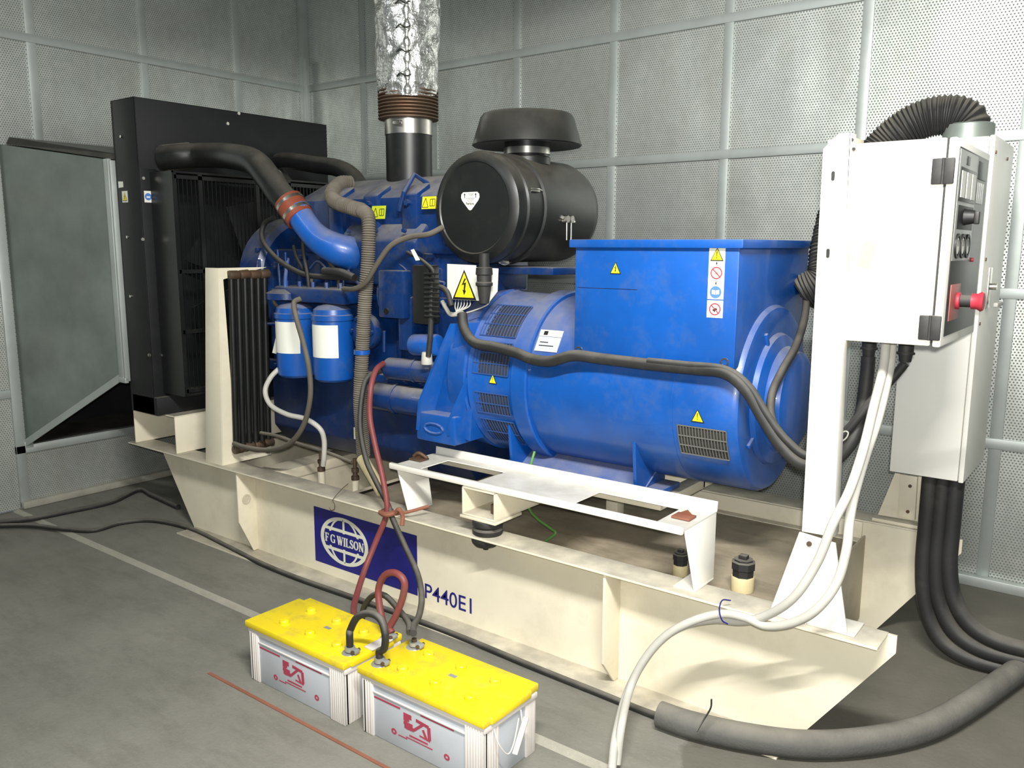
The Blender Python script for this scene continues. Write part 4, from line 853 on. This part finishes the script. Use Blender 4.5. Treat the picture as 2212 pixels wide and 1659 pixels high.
cable('control_cable', [Y(1927, 745, 2.68), Y(1921, 800, 2.64), Y(1898, 900, 2.58), Y(1870, 985, 2.52), Y(1848, 1060, 2.45), Y(1836, 1120, 2.42), Y(1828, 1190, 2.39), Y(1806, 1262, 2.37), Y(1762, 1318, 2.35), Y(1710, 1346, 2.35), Y(1655, 1352, 2.36), Y(1610, 1334, 2.355), Y(1560, 1326, 2.355), Y(1500, 1340, 2.335), Y(1440, 1372, 2.315), Y(1392, 1425, 2.29), Y(1360, 1490, 2.25), Z(1342, 1570, .12), Z(1332, 1650, .018)], .0135, CABG, 'pale grey cable, right one hanging in the wider lower curve', group=None)
cable('cable_tie_wire', [Y(1578, 1297, 2.44), Y(1560, 1297, 2.40), Y(1554, 1318, 2.335), Y(1560, 1340, 2.33), Y(1572, 1348, 2.345)], .0022, NAVY, 'thin blue wire tying grey cables to the front rail', 'wire', n=6)
# alternator loom
L1 = [Y(998, 678, 2.70), Y(1003, 710, 2.68), Y(1025, 740, 2.66), Y(1070, 750, 2.655), Y(1115, 762, 2.65), Y(1150, 776, 2.65), Y(1190, 780, 2.65), Y(1240, 768, 2.655), Y(1300, 775, 2.675), Y(1400, 787, 2.675), Y(1500, 797, 2.675), Y(1565, 805, 2.67), Y(1610, 840, 2.67), Y(1650, 905, 2.67), Y(1690, 965, 2.67), Y(1735, 1003, 2.67), Y(1790, 1000, 2.68), Y(1835, 960, 2.70), Y(1860, 900, 2.74), Y(1868, 850, 2.77), Y(1874, 800, 2.78), Y(1876, 770, 2.78)]
cable('cable_loom', L1, .0215, RUB, 'long black cable loom draped along the alternator to cabinet')
cable('cable_loom', [Y(1400, 780, 2.668), Y(1480, 788, 2.668), Y(1566, 798, 2.668), Y(1618, 835, 2.67), Y(1656, 895, 2.665), Y(1700, 952, 2.665), Y(1750, 985, 2.668), Y(1815, 945, 2.68), Y(1880, 870, 2.70), Y(1930, 815, 2.72), Y(1955, 785, 2.72)], .0135, RUB, 'thinner black cable curving up to the right cabinet gland')
cable('exciter_cable', [(-1.085, 3.28, 1.42), Y(1742, 640, 3.30), Y(1737, 690, 3.15), Y(1718, 750, 3.0), Y(1690, 800, 2.88), Y(1668, 850, 2.78), Y(1666, 900, 2.72), Y(1688, 945, 2.70), Y(1730, 990, 2.70)], .0145, RUB, 'black cable hanging across the alternator end bell')
cable('loose_end_wires', [Y(1803, 955, 2.67), Y(1822, 933, 2.67), Y(1832, 935, 2.67), Y(1826, 948, 2.67), Y(1803, 962, 2.67)], .0025, CABG, 'small loop of pale wire beside the cabinet post', 'wire', n=6)
# power cables from the breaker box
for k in range(5):
    x = -.615+.022*k; y = 3.47+.055*(k % 2); h = .031+.024*k
    pts = [(x, y, .742), (x, y, .55), (x+.002, y, .36+.01*k), (x+.025, y, .20+.02*k), (x+.085, y-.01, .09+.024*k), (x+.18, y-.01, h+.012), (x+.32, y+.01, h), (x+.55, y+.04, h), (x+.9, y+.05, .031+.02*k)]
    cable('power_cable', pts, .031-.002*(k % 2), RUB, 'thick black power cable dropping from breaker box to the floor', group='power cables below the breaker box', n=16)
cable('insulated_hose', [Z(1425, 1543, .045), Z(1490, 1565, .045), Z(1600, 1590, .045), Z(1740, 1608, .045), Z(1880, 1600, .045), Z(2000, 1572, .045), Z(2090, 1524, .045), Z(2180, 1462, .045), Z(2270, 1400, .045), Z(2400, 1330, .045)], .044, GREYRUB, 'fat grey-black foam covered hose curving over the floor', 'hose', n=22)
cable('floor_cable', [Z(1445, 1552, .03), Z(1400, 1540, .013), Z(1290, 1496, .012), Z(1150, 1440, .013), Z(1000, 1378, .013), Z(880, 1333, .013), Z(760, 1290, .013), Z(640, 1248, .013), Z(560, 1215, .013), Z(490, 1180, .013), Z(430, 1150, .013), Z(380, 1133, .013), Z(320, 1124, .013), Z(260, 1130, .013), Z(200, 1146, .013), Z(130, 1142, .013), Z(60, 1135, .013), Z(-40, 1137, .013)], .013, RUB, 'thin black cable running along the floor beside the base')
cable('floor_cable', [Z(385, 1095, .02), Z(330, 1070, .02), Z(300, 1058, .02), Z(240, 1085, .012), Z(150, 1105, .012), Z(70, 1120, .012), Z(-40, 1132, .012)], .016, RUB, 'black cable lying by the foot of the left wall')
# fuel hoses
cable('fuel_hose', [Y(506, 958, 2.50), Y(530, 966, 2.47), Y(580, 972, 2.46), Y(625, 958, 2.46), Y(655, 920, 2.46), Y(670, 860, 2.47), Y(668, 800, 2.48), Y(655, 740, 2.49), Y(641, 690, 2.50), Y(635, 655, 2.53), Y(650, 645, 2.56)], .0125, BRNRUB, 'dusty hose looping from cooler foot over the left filter', 'hose')
cable('fuel_hose', [Y(610, 790, 2.60), Y(585, 815, 2.55), Y(573, 845, 2.52), Y(585, 875, 2.51), Y(620, 895, 2.52), Y(660, 905, 2.54), Y(690, 925, 2.56), Y(700, 950, 2.58), Y(700, 985, 2.59), Y(698, 1005, 2.60)], .0125, CABG, 'pale hose making an S curve below the filters', 'hose')
cable('fuel_hose', [Y(563, 935, 2.60), Y(600, 942, 2.62), Y(650, 960, 2.62), Y(700, 975, 2.62), Y(760, 998, 2.62)], .009, BRNRUB, 'thin dusty pipe lying level behind the pale hose', 'hose')
cable('engine_wiring_hose', [Y(958, 490, 2.66), Y(925, 506, 2.62), Y(885, 512, 2.60), Y(845, 530, 2.57), Y(815, 570, 2.56), Y(790, 610, 2.555), Y(765, 624, 2.56), Y(742, 624, 2.60)], .0115, BRNRUB, 'dusty conduit sloping from air cleaner down across the engine', 'conduit')
cable('cable_sleeve', [Y(782, 990, 2.60), Y(825, 1062, 2.56)], .028, BEIGE, 'leaning cream plastic sleeve on the front rail', 'sleeve', n=20)
# battery leads
cable('red_battery_lead', [Y(828, 785, 2.62), Y(812, 800, 2.54), Y(801, 840, 2.48), Y(799, 900, 2.46), Y(810, 960, 2.44), Y(824, 1020, 2.42), Y(835, 1080, 2.40), Y(834, 1115, 2.39), Y(812, 1170, 2.36), Y(790, 1225, 2.30), Y(772, 1280, 2.20), Y(764, 1318, 2.10), Y(775, 1345, 2.02), Y(800, 1360, 2.00)], .0125, REDC, 'red battery lead hanging from starter motor to batteries')
cable('black_battery_lead', [Y(825, 800, 2.64), Y(795, 815, 2.60), Y(783, 850, 2.55), Y(778, 920, 2.50), Y(790, 990, 2.46), Y(812, 1040, 2.43), Y(838, 1090, 2.41), Y(848, 1120, 2.39), Y(875, 1180, 2.36), Y(902, 1240, 2.30), Y(911, 1290, 2.20), Y(905, 1330, 2.10), Y(893, 1352, 2.0), Y(893, 1368, 1.93)], .0120, RUB, 'black battery lead hanging beside the red lead')
p = Y(835, 1108, 2.385)
mb = MB(RUST); mb.tube([p+Vector((-.03, -.01, 0)), p+Vector((.02, -.02, .0)), p+Vector((.05, 0, .01)), p+Vector((.075, .0, .03)), p+Vector((.085, .01, .0)), p+Vector((.09, 0, -.035))], .010, n=8); mb.tube([p+Vector((.04, .01, .0)), p+Vector((.09, .05, .012)), p+Vector((.13, .12, .025))], .007, n=8); mb.lathe(p+Vector((-.005, .01, -.012)), (0, 0, 1), [(0, .024), (.0, .028), (.022, .028), (.022, .024)], 18)
single(mb, 'rag_knot', 'reddish cloth knot binding the two battery leads to the tray', 'knot')
# ------------------------------------------------------------------ batteries
ZB = -.012
def battery(x0, label):
    x1 = x0+.552; y0, y1 = 1.727, 2.010; cx = (x0+x1)/2
    t = thing('truck_battery', (cx, (y0+y1)/2, ZB), label, 'battery')
    c0, c1, d0, d1 = x0+.014, x1-.014, y0+.009, y1-.010
    mb = MB(CASE); mb.box((c0+.006, d0+.006, ZB), (c1-.006, d1-.006, .205), .004); mb.build('case', t)
    mb = MB(CASEP); mb.box((c1-.075, d0, ZB), (c1, d0+.02, .21), .003); mb.box((c1-.02, d0, ZB), (c1, d0+.075, .21), .003)
    for k in range(7): mb.box((c1-.072+.0105*k, d0-.002, ZB+.005), (c1-.067+.0105*k, d0+.001, .205), .0008)
    for k in range(6): mb.box((c1-.001, d0+.004+.012*k, ZB+.005), (c1+.002, d0+.009+.012*k, .205), .0008)
    mb.build('ribbed_corner', t)
    mb = MB(CASEP); mb.box((c0, d0, ZB), (c0+.05, d0+.02, .21), .003); mb.box((c0, d0, ZB), (c0+.02, d0+.05, .21), .003)
    for k in range(4): mb.box((c0+.004+.0115*k, d0-.002, ZB+.005), (c0+.009+.0115*k, d0+.001, .205), .0008)
    mb.build('ribbed_corner', t)
    mb = MB(CASEP); mb.box((c1-.05, d1-.02, ZB), (c1, d1, .21), .003); mb.box((c1-.02, d1-.05, ZB), (c1, d1, .21), .003); mb.build('ribbed_corner', t)
    mb = MB(CASEP); mb.box((c0, d1-.02, ZB), (c0+.05, d1, .21), .003); mb.build('ribbed_corner', t)
    mb = MB(CASEP); mb.box((x0+.008, y0+.008, .198), (x1-.008, y1-.008, .222), .004); mb.box((c0+.05, d0+.001, .165), (c1-.07, d0+.008, .170), .001); mb.build('rim', t)
    mb = MB(YEL); P = [(x0, y0), (x1-.006, y0), (x1-.006, y0+.035), (x1, y0+.035), (x1, y1-.05), (x1-.010, y1-.05), (x1-.010, y1), (x0+.03, y1), (x0+.03, y1-.03), (x0, y1-.03)]
    mb.prism([(a, b, .222) for a, b in P], (0, 0, .028), .005); mb.box((x0+.10, y0+.05, .2495), (x1-.10, y0+.055, .2515), .0008)
    lid = mb.build('lid', t)
    for i in range(3):
        for j in range(2):
            mb = MB(YEL); px, py_ = x0+.14+.145*i, y0+.075+.125*j
            mb.lathe((px, py_, .249), (0, 0, 1), [(0, .023), (.002, .0185), (.014, .018), (.018, .015), (.018, 0)], 18); mb.box((px-.013, py_-.002, .264), (px+.013, py_+.002, .271), .001); mb.build('vent_cap', lid)
    mb = MB(PANELG); mb.box((x0+.28, y0+.14, .2502), (x0+.31, y0+.155, .2508)); mb.build('silver_mark', lid)
    fr = Fr((cx-.02, d0+.0055, .095), (1, 0, 0), (0, 0, 1)); mb = MB(PRINTR)
    fr.bar(mb, (-.19, .052), (-.07, .052), .007, 0, .0006); fr.bar(mb, (.02, .062), (.16, .062), .005, 0, .0006)
    for k, (a, b, c, d, w) in enumerate(((-.055, .035, -.02, .035, .018), (-.055, .02, -.03, .02, .010), (-.055, .005, -.015, .005, .012), (-.045, -.010, -.01, -.008, .014), (-.045, .04, -.045, -.015, .014), (-.01, -.008, .03, .030, .010), (.0, .035, .055, .030, .012), (.055, .030, .058, -.018, .014), (.03, .01, .045, -.02, .010), (.015, -.018, .06, -.022, .006))): fr.bar(mb, (a, b), (c, d), w, 0, .0006)
    fr.bar(mb, (-.03, -.036), (.05, -.036), .006, 0, .0006); fr.bar(mb, (-.045, -.048), (.07, -.048), .004, 0, .0006)
    for q in (-.10, .13): fr.ring(mb, (q, -.050), .005, .012, 0, .0006, 14)
    fr.bar(mb, (-.08, -.055), (-.04, -.055), .004, 0, .0006)
    mb.build('red_print', t, label='faded red printing on the case')
    t.scale.z = .893
    return t
b1 = battery(-2.570, 'battery in lidded grey case, the left of two on the floor')
# the second battery: a copy of the first with copies of its parts
def dup(o, parent=None):
    c = o.copy(); COL.objects.link(c); c.parent = parent
    for ch in list(o.children): dup(ch, c)
    return c
b2 = dup(b1); b2.location.x += .590; b2.location.y += .020; b2['label'] = 'battery with a white rope handle, the right of two on the floor'
b1['label'] = 'yellow-topped grey battery on the floor, farther left and farther from the camera'
b2['label'] = 'yellow-topped grey battery with a white rope at its right end'
for b in (b1, b2): b['group'] = 'starter batteries'
def terminal(x, y, parent, m=DKST):
    mb = MB(DKST); mb.cyl((x, y, .248), (x, y, .285), .011, .009, n=16); mb.use(PANELG); mb.lathe((x, y, .258), (0, 0, 1), [(0, .010), (0, .018), (.016, .018), (.016, .010)], 18); mb.box((x+.014, y-.010, .259), (x+.040, y+.010, .273), .002); mb.use(DKST); mb.cyl((x+.028, y-.018, .266), (x+.028, y+.018, .266), .006, n=8)
    mb.use(PANELG); mb.lathe((x, y, .2495), (0, 0, 1), [(0, 0), (0, .03), (.003, .028), (.003, 0)], 12); mb.build('terminal', parent)
T1 = Z(756, 1400, .238); T2 = Z(820, 1424, .238); T3 = Z(838, 1368, .238); T4 = Z(895, 1388, .238)
for T, b in ((T1, b1), (T3, b1), (T2, b2), (T4, b2)): terminal(T.x, T.y, b)
mb = MB(CASEP); p = Z(848, 1402, .252); mb.box((-2.055, 1.85, .2495), (-2.013, 1.95, .259), .004); mb.build('pale_notch', b1)
T = lambda t, dx=0, dy=0, dz=0: Vector((t.x+dx, t.y+dy,   .246+dz))
cable('jumper_lead', [T(T1), T(T1, 0, 0, .04), Y(757, 1360, T1.y+.01), Y(772, 1333, T1.y+.01), Y(798, 1325, T1.y+.02), Y(822, 1338, T2.y+.01), Y(832, 1370, T2.y), Y(830, 1400, T2.y), T(T2, 0, 0, .02), T(T2)], .0125, RUB, 'short black lead arching between the two front terminals')
cable('jumper_lead', [Y(782, 1352, 2.03), Y(785, 1315, 2.03), Y(805, 1287, 2.03), Y(832, 1287, 2.03), Y(862, 1318, 2.02), Y(882, 1345, 2.0), Y(884, 1366, 1.94)], .011, RUB, 'longer black lead arching behind the left battery')
cable('jumper_lead', [T(T3, 0, .0, .0), Y(828, 1345, 1.96), Y(820, 1310, 1.97), Y(818, 1270, 1.98), Y(832, 1242, 1.98), Y(855, 1238, 1.98), Y(873, 1256, 1.98), Y(870, 1290, 1.98), Y(855, 1330, 1.97), Y(842, 1355, 1.96), T(T3, .02)], .0125, REDC, 'red lead standing up in a loop behind the batteries')
# rope handle
bx = b2.location.x+.276-.012
mb = MB(CASEP); q = Vector((bx+.004, 1.84, 0))
mb.tube([(bx, 1.80, .20), (bx+.02, 1.80, .15), (bx+.03, 1.83, .10), (bx+.03, 1.86, .12), (bx+.02, 1.90, .19)], .0022, n=6)
mb.tube([(bx+.005, 1.93, .20), (bx+.02, 1.92, .15)], .0022, n=6); mb.cyl((bx+.03, 1.925, .185), (bx+.035, 1.86, .085), .0095, n=12)
mb.build('rope_handle', b2, label='white rope with plastic grip')
# earth wire, hook
cable('earth_wire', [Y(1155, 975, 2.76), Y(1148, 1000, 2.745), Y(1140, 1045, 2.77), Y(1142, 1095, 2.74), Y(1160, 1120, 2.72), Y(1190, 1142, 2.70), Y(1200, 1152, 2.69), Y(1180, 1168, 2.69)], .0055, GREEN, 'green and yellow earth wire hanging under the tray', 'wire', n=8)
cable('hook_wire', [Y(752, 1045, 2.55), Y(740, 1055, 2.48), Y(722, 1075, 2.42), Y(719, 1082, 2.415), Y(723, 1090, 2.415), Y(722, 1100, 2.415), Y(715, 1102, 2.415), Y(711, 1096, 2.415)], .0018, DKST, 'thin bent wire hook hanging over the front rail edge', 'wire', n=6)
cable('wire_scrap', [Z(1505, 1580, .09)+Vector((0, 0, 0)), Z(1520, 1555, .12), Z(1535, 1530, .16), Z(1537, 1510, .19)], .003, RUB, 'short black wire sticking up from the foam hose', 'wire', n=6)
